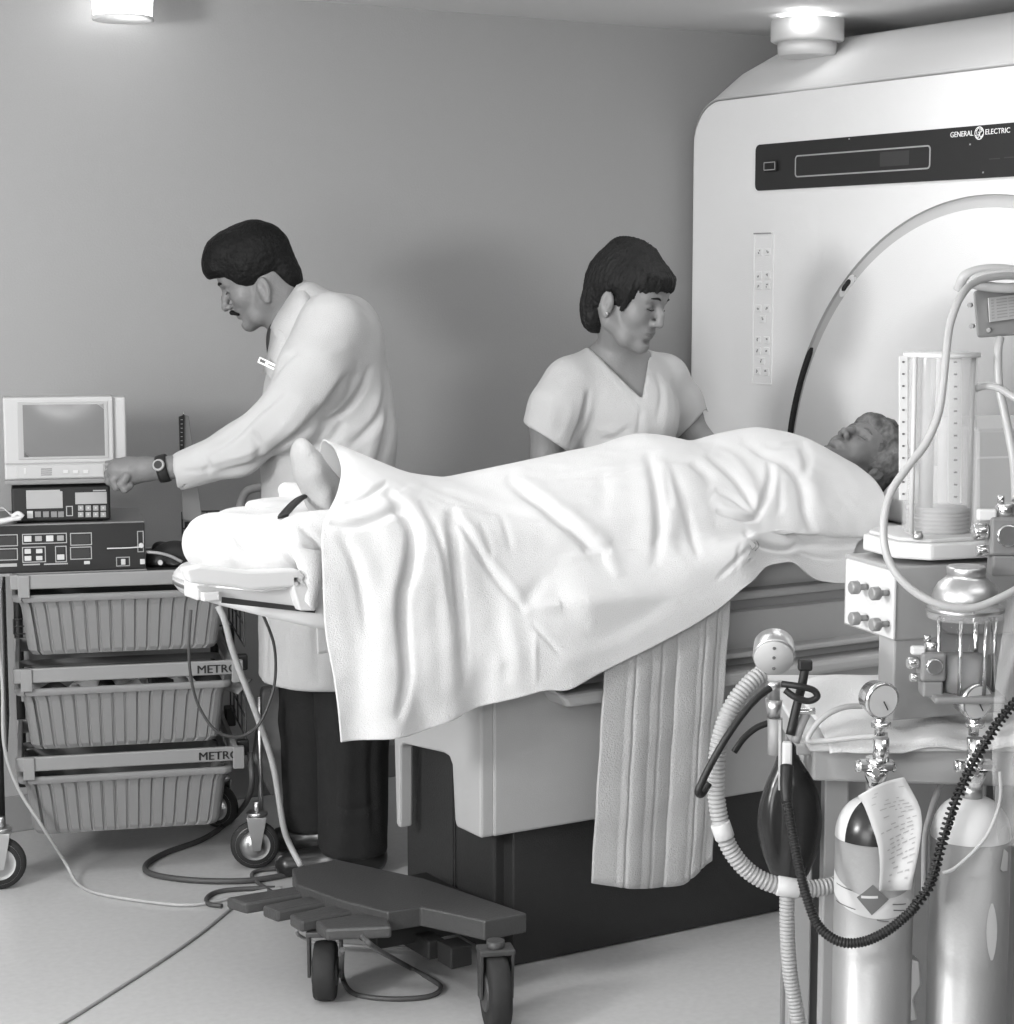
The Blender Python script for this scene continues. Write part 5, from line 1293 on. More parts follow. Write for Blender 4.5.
# ================================================================== CABLES
def cable(name, label, pts, r, mat, cat='cable', rad=None):
    o = Vector(pts[0]); k = MB(); k.tube([Vector(p)-o for p in pts], r, 10, 8, rad=rad); ob = k.build(name, mat); ob.location = o; return tag(ob, label, cat)
def fl_(px, py, z=.006): p = onp(px, py, 2, z); return Vector((p.x, p.y, z))
B_ = lambda px, py, b: dep(px, py, b)
cable('thick_hose', 'thick grey hose running from under the foot of the table down to the pedals', [B_(218, 606, 4.45), B_(225, 622, 4.45), B_(234, 655, 4.47), B_(257, 716, 4.52), B_(273, 765, 4.56), B_(283, 824, 4.6), B_(290, 845, 4.62), B_(301, 866, 4.6)], .0075, 'cablel', 'hose')
cable('thin_cable', 'thin dark cord looping below the foot end of the table in front of the tubs', [B_(191, 610, 4.42), B_(189, 640, 4.42), B_(190, 670, 4.43), B_(197, 702, 4.45), B_(214, 729, 4.46), B_(236, 737, 4.48), B_(256, 728, 4.5), B_(268, 706, 4.52), B_(275, 680, 4.53), B_(274, 645, 4.5), B_(262, 612, 4.45)], .0035, 'cable')
cable('floor_hose', 'dark hose curving from the back of the cart across the floor to the pedals', [K(247, 752, .3)+Vector((0, 0, 0)) if False else B_(250, 752, 4.95), B_(251, 790, 4.95), fl_(236, 815, .02), fl_(205, 838, .008), fl_(165, 853, .008), fl_(146, 865, .008), fl_(152, 874, .008), fl_(190, 880, .008), fl_(240, 881, .008), fl_(275, 877, .008), fl_(305, 870, .008)], .0075, 'cable', 'hose')
cable('drip_tube', 'thin pale tube running from the left edge down over the lowest tub onto the floor', [KW(-6, 610, -.06), KW(2, 680, -.05), KW(4, 745, -.045), KW(18, 788, -.04), KW(42, 826, -.04), fl_(66, 864, .04), fl_(78, 884, .006), fl_(100, 894, .005), fl_(150, 902, .005), fl_(185, 905, .005), fl_(212, 902, .005), fl_(252, 893, .005), fl_(282, 888, .005)], .0042, 'cablel', 'tube')
cable('power_cord', 'black cord curling out beside the doctor\'s shoe behind the pedals', [fl_(318, 865), fl_(290, 868), fl_(262, 870), fl_(252, 874), fl_(256, 881), fl_(272, 892), fl_(285, 898)], .005, 'cable')
cable('looped_cable', 'dark cord emerging left of the foot pedals in a small loop', [fl_(222, 906), fl_(209, 904), fl_(207, 898), fl_(217, 892), fl_(240, 889), fl_(275, 888)], .006, 'cable')
cable('flat_floor_cable', 'long straight pale cable taped along the floor at the lower left', [fl_(20, 1046, .003), fl_(62, 1024, .003), fl_(110, 994, .003), fl_(160, 962, .003), fl_(200, 934, .003), fl_(232, 908, .003)], .004, 'greyp')
cable('pedal_cable', 'cable drooping in a loop to the floor beneath the foot pedals', [B_(362, 936, 3.66), B_(375, 948, 3.66), fl_(405, 965, .02), fl_(432, 980), fl_(441, 988), fl_(430, 996), fl_(400, 999), fl_(368, 997), fl_(350, 991), fl_(342, 975, .03), B_(342, 950, 3.75)], .0055, 'cable')
cable('under_cable', 'short pale cable just visible below the left-most foot pedals', [fl_(296, 930, .1), fl_(300, 936, .05), fl_(318, 943, .03), fl_(360, 946, .03), fl_(410, 948, .03)], .004, 'greyp')

# ================================================================== ANAESTHESIA MACHINE ON THE RIGHT
GO = unab(.44, 2.80)
def mthing(name, label, cat, px, py, b, group=None):
    p = dep(px, py, b); return thing(name, label, cat, p, -YAW, group)
def LP(root):
    """(px, py, b) -> local point of a thing turned to the viewing direction"""
    f = tf(root); return lambda px, py, b: f(dep(px, py, b))
gc = thing('machine_trolley', 'grey machine trolley with a cloth-covered top, at the right edge in the foreground', 'trolley', GO, -YAW)
g_ = LP(gc)
q = [g_(813, 747, 2.80), g_(1075, 751, 2.77), g_(1075, 789, 2.77), g_(813, 781, 2.80)]
k = MB(); k.prism(q, (.0, .46, 0), .004); k.build('drawer_body', 'machine2', gc)
zt_top = g_(813, 747, 2.80).z; xr = g_(1075, 750, 2.77).x
k = MB(); k.bb(-.012, xr, -.030, .48, zt_top, zt_top+.008, .003); k.build('table_top', 'lgreyp', gc)
for nm_, x, y in (('p', g_(834, 900, 2.86).x, .07), ('p', g_(834, 900, 2.86).x, .40), ('p', xr-.04, .07), ('p', xr-.04, .40)):
    k = MB(); k.bb(x-.018, x+.018, y-.018, y+.018, .09, zt_top-.04, .003); k.build('leg', 'machine2', gc)
k = MB(); k.bb(0, xr, .0, .46, .10, .13, .004); k.build('lower_shelf', 'machine2', gc)
k = MB(); k.bb(.02, xr-.02, .43, .45, .13, zt_top-.06, .002); k.build('back_panel', 'machine', gc)
for x in (.03, xr-.05):
    for y in (.03, .40):
        k = MB(); k.lathe([(0, .030), (.004, .036), (.018, .036), (.022, .030)], (x-.011, y, .037), (1, 0, 0), 28); k.build('caster', 'rubber', gc)
        k = MB(); k.cyl((x, y, .05), (x, y, .105), .012); k.build('caster_stem', 'steel', gc)
k = MB(); a = g_(800, 749, 2.83); k.cyl(g_(797, 749, 2.83), g_(815, 749, 2.83), .0085, 16); k.build('side_rail', 'lgreyp', gc)
k = MB(); p = g_(1013, 760, 2.775); k.cyl(p, p+Vector((0, -.004, 0)), .005, 14); k.build('keyhole', 'chrome', gc)
k = MB(); q = [g_(a, b, 3.0) for a, b in ((905, 936), (911, 936), (912, 960), (920, 962), (922, 985), (914, 1000), (918, 1020), (909, 1022))]
k.prism(q, (0, .03, 0), .003); k.build('bracket', 'lgreyp', gc)
# cloth on top
cl_ = thing('table_cloth', 'white cloth spread over the top of the machine trolley under the gauges', 'cloth', GO+Vector((0, 0, zt_top)), -YAW)
g = []; rs = np.random.default_rng(3)
for i in range(61):
    u = i/60; row = []
    for j in range(41):
        t = j/40
        x = .015+(xr-.02)*u; y = .36-.40*t
        z = .014+.016*math.sin(u*6+t*3)**2*(1-t)+.010*math.sin(u*17+t*7)*(.4)+.010*math.sin(t*11+u*5)*.5+.018*math.exp(-((u-.42)/.12)**2-((t-.35)/.2)**2)
        z = max(z, .012)
        if y < -.033: z -= (-.033-y)*1.6
        row.append((x, y, z))
    g.append(row)
MB().grid(g).build('draped_cloth', 'sheet', cl_, thick=.003)

# ---- gas cylinders
def cylinder(name, label, pxc, b, bw):
    root = thing(name, label, 'gas cylinder', Vector((*dep(pxc, 830, b).xy, 0)), -YAW, None)
    f = LP(root); z1 = f(pxc, 836, b).z; r = .0555
    k = MB(); k.lathe([(.134, r*.86), (.138, r*.97), (.15, r), (z1, r)], (0, 0, 0), (0, 0, 1), 56, cap=True); k.build('cylinder_body', 'cyl', root)
    zn = f(pxc, 797, b).z; h = zn-z1; k = MB(); pr_ = [(z1, r)]
    for i in range(1, 11): a = PI/2*i/10; pr_.append((z1+h*math.sin(a)*1.0, r*math.cos(a)*.78+r*.22))
    mats = ['cylw', 'cylb']; seg = 56; g = []
    for s_ in range(seg):
        t = 2*PI*s_/seg; g.append([(rr*1.004*math.cos(t), rr*1.004*math.sin(t), zz) for zz, rr in pr_])
    if bw:
        for s_ in range(seg):
            t = (2*PI*(s_+.5)/seg) % (2*PI); dark = R(214) < t < R(345)
            k.grid([g[s_], g[(s_+1) % seg]], mi=0)
            if dark: k.grid([[(p[0]*1.004, p[1]*1.004, p[2]) for p in g[s_][:9]], [(p[0]*1.004, p[1]*1.004, p[2]) for p in g[(s_+1) % seg][:9]]], mi=1)
    else: k.grid(g, closed_u=True, mi=0)
    k.build('shoulder', mats, root)
    k = MB(); k.cyl((0, 0, zn-.004), (0, 0, zn+.02), r*.26, 20); k.build('neck', 'steel', root)
    return root, f, z1, zn, r
cA, fA, z1, zn, r_ = cylinder('gas_cylinder', 'silver cylinder with a black-and-white shoulder, a hanging paper tag and a diamond band label', 875, 2.74, True)
def bandlab(root, f, pts, name, mat, r, dz=.0006):
    """label wrapped on the cylinder: list of (angle, z0, z1)"""
    g = [[((r+dz)*math.cos(R(a)), (r+dz)*math.sin(R(a)), z) for z in (z0, z1_)] for a, z0, z1_ in pts]
    return MB().grid(g).build(name, mat, root)
def zc_(f, py, px=875, b=2.69): return f(px, py, b).z
zz = lambda py: zc_(fA, py)
lab = bandlab(cA, fA, [(180+i*10, zz(879+19*math.sin(R(i*10))), zz(902+16*math.sin(R(i*10)))-0) for i in range(0, 19)][::1], 'band_label', 'paper', r_)
def wrap(cx, cy, s): # px place to cylinder angle and height
    p = fA(cx, cy, 2.69); x = max(-.99*r_, min(.99*r_, p.x)); return x, -math.sqrt(max(0, (r_+s)**2-x*x)), p.z
k = MB(); di = [(857, 898), (872, 883.5), (888, 898), (871, 914)]; g = []
for i in range(9):
    row = []
    for j in range(9):
        u, t = i/8, j/8; px_ = di[0][0]*(1-u)*(1-t)+di[1][0]*(1-u)*t+di[3][0]*u*(1-t)+di[2][0]*u*t; py_ = di[0][1]*(1-u)*(1-t)+di[1][1]*(1-u)*t+di[3][1]*u*(1-t)+di[2][1]*u*t
        row.append(wrap(px_, py_, .0014))
    g.append(row)
k.grid(g, flip=True); k.build('hazard_diamond', 'ink', lab)
k = MB(); k.grid([[wrap(861+i*2, 895.5-i*.15, .002), wrap(861+i*2, 898-i*.15, .002)] for i in range(9)]); k.build('diamond_bar', 'paper', lab)
k = MB()
for (x0, x1, y) in ((838, 853, 890), (839, 856, 908), (892, 907, 903), (876, 888, 918), (893, 905, 909)):
    k.grid([[wrap(x0+(x1-x0)*i/5, y+i*.4, .0012), wrap(x0+(x1-x0)*i/5, y+1+i*.4, .0012)] for i in range(6)])
k.build('label_print', 'ink', lab)
# hanging tag
tg = thing('paper_tag', 'creased white paper tag full of print hanging from the left cylinder valve', 'tag', dep(890, 780, 2.66), -YAW)
ft_ = LP(tg); L_ = [(861, 791), (866, 800), (872, 822), (878, 845), (880, 868), (879, 888)]; Rr = [(904, 777), (913, 793), (920, 808), (922, 825), (919, 850), (911, 890)]
Lc = [(858, 796), (864, 806), (871, 824), (878, 846), (880, 868), (879, 891)]
rows = []
for t in np.linspace(0, 1, 16):
    l = spline([(a, b, 0) for a, b in Lc], 5); r2 = spline([(a, b, 0) for a, b in Rr], 5); i = int(t*25); a, c = l[i], r2[i]
    rows.append([ft_(a.x+(c.x-a.x)*u, a.y+(c.y-a.y)*u-3*math.sin(u*PI)*(1-t), 2.668-.006*math.sin(u*5+t*3)) for u in np.linspace(0, 1, 9)])
MB().grid(rows, flip=True).build('tag_paper', 'paper', tg, thick=.0006)
k = MB(); rs = np.random.default_rng(9)
def tagp(u, t):
    i = min(25, max(0, t*25)); l = spline([(a, b, 0) for a, b in Lc], 5); r2 = spline([(a, b, 0) for a, b in Rr], 5); a, c = l[int(i)].lerp(l[min(25, int(i)+1)], i-int(i)), r2[int(i)].lerp(r2[min(25, int(i)+1)], i-int(i))
    return ft_(a.x+(c.x-a.x)*u, a.y+(c.y-a.y)*u-3*math.sin(u*PI)*(1-t), 2.6665-.006*math.sin(u*5+t*3))
for t in np.linspace(.10, .93, 21):
    u = rs.uniform(.12, .3)
    while u < .85:
        w_ = rs.uniform(.04, .16)
        if rs.random() < .62: k.grid([[tagp(u, t), tagp(u, t+.010)], [tagp(min(.9, u+w_), t), tagp(min(.9, u+w_), t+.010)]])
        u += w_+.05
k.build('tag_print', 'line', tg)
cB, fB, z1b, znb, _ = cylinder('gas_cylinder', 'silver cylinder with an all-white shoulder at the right edge of the picture', 971, 2.74, False)
def wrapB(cx, cy, s):
    p = fB(cx, cy, 2.69); x = max(-.985*r_, min(.985*r_, p.x)); return x, -math.sqrt(max(0, (r_+s)**2-x*x)), p.z
k = MB(); k.grid([[wrapB(a, b, .0008), wrapB(a2, b2, .0008)] for a, b, a2, b2 in ((1001, 870, 1005, 850), (1004, 873, 1008, 853), (1010, 874, 1011, 856))]); k.build('side_label', 'paper', cB)
k = MB(); g = []
for i in range(9):
    t = i/8; py_ = 903+57*t; hw_ = 6*math.sin(PI*min(1, max(0, t*.94+.03)))**.7; g.append([wrapB(991.5-hw_, py_, .0006), wrapB(991.5, py_, .0006), wrapB(991.5+hw_, py_, .0006)])
k.grid(g); k.build('oval_label', 'lgreyp', cB)

# ---- gauges with yokes
def gauge(label, px, py, b, face_px, yoke_px, yoke_py):
    root = mthing('pressure_gauge', label, 'gauge', px, py, b); f = LP(root)
    c = f(px-4, py, b); fc = f(*face_px, b-.02); ax = (Vector(fc)-Vector(c)); ax = Vector((.012 if px < 920 else .014, -.03, -.003)).normalized()
    k = MB(); k.lathe([(-.018, .017), (-.012, .0225), (.006, .0245), (.010, .0265), (.014, .0265), (.016, .0235)], c, ax, 40, cap=True); k.build('gauge_case', 'chrome', root)
    k = MB(); k.lathe([(.0165, .0), (.0165, .0225)], c, ax, 36, cap=False); k.build('dial', 'lgreyp', root)
    k = MB(); n_ = Vector(c)+ax*.0175; k.tube([n_, n_+Vector((.006, 0, -.012))], .0009, 5, 1); k.build('needle', 'black', root)
    y0 = f(yoke_px, yoke_py, b); s0 = f(px-1, py+18, b)
    k = MB(); k.cyl(s0+Vector((0, 0, .006)), Vector((s0.x, s0.y, f(px, 735, b).z)), .0075, 18); k.cyl(f(px, 722, b), f(px, 727, b), .014, 6); k.cyl(f(px, 738, b), f(px, 762, b), .0115, 18); k.build('stem', 'chrome', root)
    k = MB(); k.box(f(yoke_px, 765, b), (.052, .022, .014), bev=.004); k.cyl(f(yoke_px-21, 766, b), f(yoke_px-14, 766, b), .0085, 16, bev=.002); k.cyl(f(yoke_px+14, 767, b), f(yoke_px+20, 768, b), .007, 16, bev=.002)
    k.lathe([(0, .018), (.010, .015), (.026, .009)], f(yoke_px, 770, b), (0, 0, -1), 20); k.cyl(f(yoke_px, 772, b-.012), f(yoke_px, 772, b-.03), .006, 14, bev=.001); k.cyl(f(yoke_px, 757, b), f(yoke_px, 768, b), .014, 18); k.build('yoke', 'chrome', root)
    return root
gauge('round chrome pressure gauge above the cylinder with the paper tag', 881, 698, 2.72, (884, 697), 876, 765)
gauge('round chrome pressure gauge above the white-shouldered cylinder, beside the coiled cord', 975, 699, 2.72, (980, 697), 975, 766)

# ---- ventilator box and bellows
VA = -YAW+R(18.7); VO = unab(.5547, 2.83)
vb_ = thing('ventilator_box', 'grey box with a white four-knob side panel, under the bellows', 'ventilator', VO, VA)
vx, vy = Vector((math.cos(VA), math.sin(VA), 0)), Vector((-math.sin(VA), math.cos(VA), 0))
def VF(px, py, y=0.):   # local point on plane local-y = y
    d = ray(px, py); o = VO+vy*y; t = (o-CP).dot(vy)/d.dot(vy); p = CP+d*t-VO; return Vector((p.dot(vx), y, p.z))
def VS(px, py, x=0.):   # local point on plane local-x = x
    d = ray(px, py); o = VO+vx*x; t = (o-CP).dot(vx)/d.dot(vx); p = CP+d*t-VO; return Vector((x, p.dot(vy), p.z))
zt_, zb_ = VF(899, 567).z, VF(899, 641).z; yl_ = VS(844, 590).y
k = MB(); k.bb(0, .42, 0, yl_, zb_, zt_, .003); k.build('cabinet', 'machine2', vb_)
k = MB(); k.bb(.004, .42, .004, .05, zt_top+.03, zb_+.002, .003); k.build('column', 'machine2', vb_)
a, b = VS(847.5, 600), VS(896, 600)
k = MB(); k.bb(-.004, .001, b.y, a.y, zb_+.004, zt_-.006, .0015); sp_ = k.build('valve_panel', 'plastic', vb_)
for px_, py_ in ((868, 587), (889, 593), (868, 618), (889, 624)):
    p = VS(px_, py_, -.004); k = MB(); k.cyl(p+Vector((0, .002, 0)), p+Vector((-.014, .002, 0)), .0045, 14); k.lathe([(0, .008), (.002, .010), (.012, .010), (.014, .008)], p+Vector((-.014, .002, 0)), (-1, 0, 0), 12); k.build('valve_knob', 'bar', sp_)
be = thing('bellows', 'clear bellows chamber with numbered scale strips on a white octagonal base', 'bellows', dep(937, 545, 2.94), VA)
fb_ = tf(be); BP = lambda px, py, b=2.94: fb_(dep(px, py, b))
zt0 = BP(914, 543, 2.85).z; zb0 = BP(914, 560, 2.85).z
def octo(rx, ry, ch, z): return [(-rx+ch, -ry, z), (rx-ch, -ry, z), (rx, -ry+ch, z), (rx, ry-ch, z), (rx-ch, ry, z), (-rx+ch, ry, z), (-rx, ry-ch, z), (-rx, -ry+ch, z)]
k = MB(); k.prism(octo(.098, .085, .038, zb0), (0, 0, zt0-zb0), .004); k.build('octagonal_base', 'plastic', be)
k = MB(); k.prism(octo(.090, .077, .034, zt0), (0, 0, .006), .002); k.build('base_gasket', 'lgreyp', be)
zB = zt0+.006; zT = BP(937, 356, 2.94).z
k = MB(); k.lathe([(zB, .050), (zB+.004, .0525), (zT-.006, .0525), (zT, .052)], (0, 0, 0), (0, 0, 1), 48, cap=False); k.lathe([(zB, .0500), (zT, .0500)], (0, 0, 0), (0, 0, 1), 48, cap=False); k.build('clear_dome', 'clear', be)
k = MB(); k.lathe([(zT-.001, .0), (zT-.001, .056), (zT+.005, .056), (zT+.005, .0)], (0, 0, 0), (0, 0, 1), 48, cap=False); k.build('top_ring', 'plastic', be)
k = MB(); zz_ = zB; pr_ = [(zB, .040)]
for i in range(5): pr_ += [(zB+.006*i+.0015, .046), (zB+.006*i+.0045, .046), (zB+.006*i+.006, .041)]
pr_ += [(zB+.031, .046), (zB+.036, .046), (zB+.036, .0)]
k.lathe(pr_, (0, 0, 0), (0, 0, 1), 40, cap=False); k.build('folded_bellows', 'hosew', be)
k = MB(); k.cyl((-.021, .0, zB+.036), (-.021, .0, zT-.004), .0105, 20); k.build('inner_tube', 'machine2', be)
def strip(px0, px1, py0, py1, nm, marks, bb_=2.885):
    a, b = BP(px0, py0, bb_), BP(px1, py1, bb_)
    k = MB(); k.prism([BP(px0, py0, bb_), BP(px1, py0, bb_), BP(px1, py1, bb_), BP(px0, py1, bb_)], vyl*.002, 0); s_ = k.build(nm, 'plastic', be)
    k = MB(); n = 12
    for i in range(n):
        t = (i+.5)/n; y = py0+(py1-py0)*t; xm = px0+(px1-px0)*(.55 if marks else .5)
        w_ = 1.6 if marks else 1.1
        k.prism([BP(xm-w_, y-.9, bb_-.001), BP(xm+w_, y-.9, bb_-.001), BP(xm+w_, y+.9, bb_-.001), BP(xm-w_, y+.9, bb_-.001)], vyl*.0006)
    k.build('scale_marks', 'ink', s_); return s_
vyl = Vector((0, 1, 0))
strip(899.5, 907.5, 356, 500, 'scale_strip', False, 2.925); strip(948.5, 961.5, 356, 503, 'scale_strip', True, 2.895)
for px_ in (912, 969.5):
    k = MB(); p = BP(px_, 500, 2.90 if px_ < 930 else 2.93); k.cyl((p.x, p.y, zB), (p.x, p.y, zT), .0035, 12); k.build('tie_rod', 'lgreyp', be)
k = MB(); p = BP(918, 535, 2.85); k.lathe([(0, .007), (.004, .008), (.012, .005)], p-Vector((0, 0, .006)), (0, 0, 1), 14); k.build('thumb_screw', 'steel', be)
# top control box with its label
cb = mthing('alarm_box', 'grey control box with a printed white label, above and right of the bellows', 'box', 1000, 330, 2.95); fc_ = LP(cb)
k = MB(); q = [fc_(973, 291, 2.92), fc_(1050, 281, 2.98), fc_(1052, 333, 2.98), fc_(977, 338, 2.92)]; k.prism(q, (.02, .08, 0), .004); k.build('case', 'machine2', cb)
k = MB(); q = [fc_(988, 298, 2.926), fc_(1040, 291.5, 2.966), fc_(1041, 315, 2.966), fc_(989.5, 322, 2.926)]; q = [p+Vector((0, -.004, 0)) for p in q]; k.prism(q, (0, .006, 0)); lb_ = k.build('printed_label', 'paper', cb)
k = MB()
for i in range(7):
    for (u0, u1) in ((.04, .09), (.14, .34), (.37, .62), (.66, .95)):
        A0 = q[0].lerp(q[1], u0).lerp(q[3].lerp(q[2], u0), (i+.7)/8); A1 = q[0].lerp(q[1], u1).lerp(q[3].lerp(q[2], u1), (i+.7)/8)
        k.prism([A0+Vector((0, -.001, 0)), A1+Vector((0, -.001, 0)), A1+Vector((0, -.001, -.0012)), A0+Vector((0, -.001, -.0012))], (0, .001, 0))
k.build('printed_lines', 'line', lb_)
for px_, py_ in ((971, 305), (973, 326), (990, 330)):
    k = MB(); p = fc_(px_, py_, 2.93); k.cyl(p, p+Vector((-.004, -.006, 0)), .0035, 10); k.build('screw', 'machine', cb)
k = MB(); p0 = fc_(1030, 335, 3.0); k.bb(p0.x-.015, p0.x+.015, p0.y-.01, p0.y+.02, zt_-cb.location.z, p0.z+.01, .002); k.build('support_post', 'machine2', cb)
wc = mthing('instrument_case', 'plain white instrument case standing behind the bellows at the right edge', 'case', 1010, 535, 3.25); fw_ = LP(wc)
k = MB(); q = [fw_(976, 429, 3.25), fw_(1110, 427, 3.25), fw_(1110, 548, 3.25), fw_(976, 548, 3.25)]; k.prism(q, (0, .3, 0), .006); k.build('case_body', 'monitor', wc)
k = MB(); k.prism([fw_(978, 457, 3.249), fw_(1108, 453, 3.249), fw_(1108, 455, 3.249), fw_(978, 459, 3.249)], (0, .004, 0)); k.build('case_seam', 'lgreyp', wc)
k = MB(); zl = fw_(976, 548, 3.25).z; k.bb(.05, .14, .05, .25, -wc.location.z+.001, zl+.002, .004); k.build('stand_column', 'machine2', wc)
# tubing
def hose(name, label, pts, r, mat='hosec', cat='tube', kind='tube', **kw):
    P_ = [dep(*p) for p in pts]; o = P_[0]; root = bpy.data.objects.new
    k = MB(); P2 = [p-o for p in P_]
    if kind == 'tube': k.tube(P2, r, 14, 10, **kw)
    elif kind == 'corr': k.corr(P2, r, **kw)
    elif kind == 'coil': k.helix(P2, r, **kw)
    ob = k.build(name, mat); ob.location = o; return tag(ob, label, cat)
hose('clear_tube', 'pale clear tube looping from the control box down in front of the bellows', [(1030, 277, 2.9), (1000, 276, 2.87), (975, 282, 2.84), (960, 298, 2.80), (950, 325, 2.78), (946, 355, 2.76), (943, 385, 2.75), (938, 415, 2.74), (926, 443, 2.73), (907, 468, 2.72), (891, 492, 2.71), (884, 520, 2.70), (885, 548, 2.69), (895, 572, 2.68), (915, 592, 2.67), (942, 605, 2.66), (972, 608, 2.66), (1000, 598, 2.67), (1030, 582, 2.69)], .0056)
hose('coiled_tubing', 'bundle of pale tubing lying on top of the grey control box', [(958, 290, 2.94), (966, 275, 2.93), (990, 269, 2.93), (1020, 272, 2.93), (1040, 282, 2.93), (1010, 288, 2.92), (975, 284, 2.92), (985, 276, 2.91), (1040, 270, 2.91)], .0075)
hose('hanging_tube', 'pale tube hanging straight down below the grey control box', [(1000, 338, 2.93), (998, 352, 2.92), (999, 385, 2.91), (1004, 410, 2.90), (1010, 440, 2.89), (1014, 465, 2.88), (1016, 500, 2.86)], .0062)
hose('side_tube', 'short pale tube leaving the bellows sideways past the hanging tube', [(975, 389, 2.94), (985, 386, 2.92), (998, 388, 2.90), (1012, 396, 2.88), (1030, 408, 2.86)], .0055)
# absorber
ab_ = mthing('absorber', 'shiny metal dome over a clear canister, standing behind the gauges', 'absorber', 963, 690, 2.74); fa_ = LP(ab_)
cz = lambda py: fa_(963, py, 2.74).z
k = MB(); k.lathe([(cz(602), .0455), (cz(597), .046), (cz(590), .044), (cz(583), .038), (cz(578), .029), (cz(575), .0255), (cz(574), .0265), (cz(568), .0270), (cz(566), .0255)], (0, 0, 0), (0, 0, 1), 48); k.build('metal_dome', 'alu', ab_)
k = MB(); k.lathe([(cz(618), .0500), (cz(617), .0525), (cz(606), .0525), (cz(602), .046)], (0, 0, 0), (0, 0, 1), 40); k.build('clamp_ring', 'clear', ab_)
k = MB(); k.lathe([(cz(611), .0528), (cz(609), .054), (cz(607), .0528)], (0, 0, 0), (0, 0, 1), 40, cap=False); k.build('ring_band', 'steel', ab_)
k = MB(); k.lathe([(cz(690), .034), (cz(688), .0375), (cz(620), .0375), (cz(618), .036)], (0, 0, 0), (0, 0, 1), 40); k.build('canister', 'glass', ab_)
k = MB(); k.lathe([(cz(689), .0), (cz(689), .033), (cz(655), .033), (cz(654), .0)], (0, 0, 0), (0, 0, 1), 32, cap=False); k.build('granules', 'hosew', ab_)
for a in (200, 250, 300, 345, 60, 120):
    k = MB(); k.cyl((.041*math.cos(R(a)), .041*math.sin(R(a)), cz(690)), (.041*math.cos(R(a)), .041*math.sin(R(a)), cz(616)), .0028, 10); k.build('tie_rod', 'chrome', ab_)
k = MB(); k.bb(-.05, .05, -.05, .05, cz(697), cz(690), .004); k.build('absorber_base', 'machine', ab_)
def valve(label, px, py, b, s=1.):
    vr = mthing('breathing_valve', label, 'valve', px, py, b); f = LP(vr)
    k = MB(); k.bb(-.017*s, .017*s, -.02, .02, -.020*s, .020*s, .004); k.bb(-.014*s, .014*s, -.018, .018, -.042*s, -.020*s, .003); k.build('valve_block', 'machine', vr)
    k = MB(); k.cyl((0, 0, .018*s), (0, 0, .034*s), .010*s, 20, bev=.002); k.cyl((-.018*s, -.004, .004*s), (-.034*s, -.006, .004*s), .0085*s, 18, bev=.002); k.cyl((0, -.018, .002), (0, -.026, .002), .012*s, 22, bev=.002); k.cyl((-.016*s, -.006, -.016*s), (-.03*s, -.008, -.016*s), .006*s, 16, bev=.001); k.cyl((-.006, 0, .034*s), (-.006, 0, .042*s), .005, 12); k.build('fittings', 'chrome', vr)
    k = MB(); k.box((-.02*s, -.006, .022*s), (.02*s, .012, .012*s), bev=.003); k.build('port_cap', 'plastic', vr); return vr
valve('small chrome and grey valve to the left of the clear canister', 931, 665, 2.73, 1.0)
valve('chrome valve assembly at the right edge beside the bellows base', 1004, 535, 2.80, 1.35)
# plastic bag at the edge
pb = mthing('plastic_bag', 'crumpled clear plastic bag hanging at the right edge', 'bag', 1010, 700, 2.68); fp = LP(pb)
g = []
for i in range(26):
    t = i/25; row = []
    for j in range(16):
        u = j/15; px_ = (1008-16*math.sin(t*PI*.8))+(42)*u; row.append(fp(px_, 596+250*t, 2.685+.014*math.sin(u*9+t*6)+.012*math.sin(t*14+u*3)))
    g.append(row)
MB().grid(g).build('bag_film', 'bag', pb)
# ---- breathing circuit at the left of the trolley
av = mthing('relief_valve', 'round metal pressure-relief valve with a pale face on top of the hose post', 'valve', 774, 657, 2.78); fv = LP(av)
ax = Vector((-.10, -.80, -.34)).normalized(); c = fv(774, 652, 2.79)
k = MB(); k.lathe([(-.024, .022), (-.018, .0285), (.010, .030), (.014, .029)], c, ax, 44); k.build('valve_drum', 'alu', av)
k = MB(); k.lathe([(.014, .0), (.0145, .0285), (.0175, .0270), (.0175, .0)][1:], c, ax, 44); fa2 = k.build('valve_face', 'monitor', av)
up_ = Vector((0, 0, 1))-ax*ax.z; up_.normalize(); k = MB()
for t_ in (-.016, .002, .018):
    p = c+ax*.0175+up_*t_; k.cyl(p, p+ax*.0012, .0024, 12)
k.build('face_holes', 'ink', fa2)
k = MB(); k.lathe([(0, .010), (.010, .013), (.012, .009), (.030, .0095)], fv(774, 680, 2.79), (0, 0, -1), 20); k.lathe([(0, .0125), (.026, .0095)], fv(774, 699, 2.79), (0, 0, -1), 20); k.build('valve_neck', 'alu', av)
k = MB(); k.cyl(fv(775, 718, 2.79), fv(775, 754, 2.79), .0108, 20); k.build('mount_tube', 'machine2', av)
k = MB(); k.cyl(fv(780, 720, 2.765), fv(780, 790, 2.765), .0025, 10); k.build('thin_rod', 'lgreyp', av)
k = MB(); k.box(fv(787, 757, 2.75), (.013, .014, .044), bev=.003); k.build('white_clip', 'plastic', av)
k = MB(); k.tube([fv(806, 662, 2.77), fv(802, 685, 2.77), fv(797, 705, 2.77), fv(790, 735, 2.76)], .0065, 10, 6); k.box(fv(805, 665, 2.77), (.020, .014, .016), bev=.003); k.tube([fv(782, 684, 2.76), fv(797, 686, 2.75), fv(813, 690, 2.75), fv(817, 697, 2.75), fv(808, 701, 2.75), fv(795, 697, 2.75), fv(785, 690, 2.755)], .0048, 8, 8); k.build('black_lever', 'black', av)
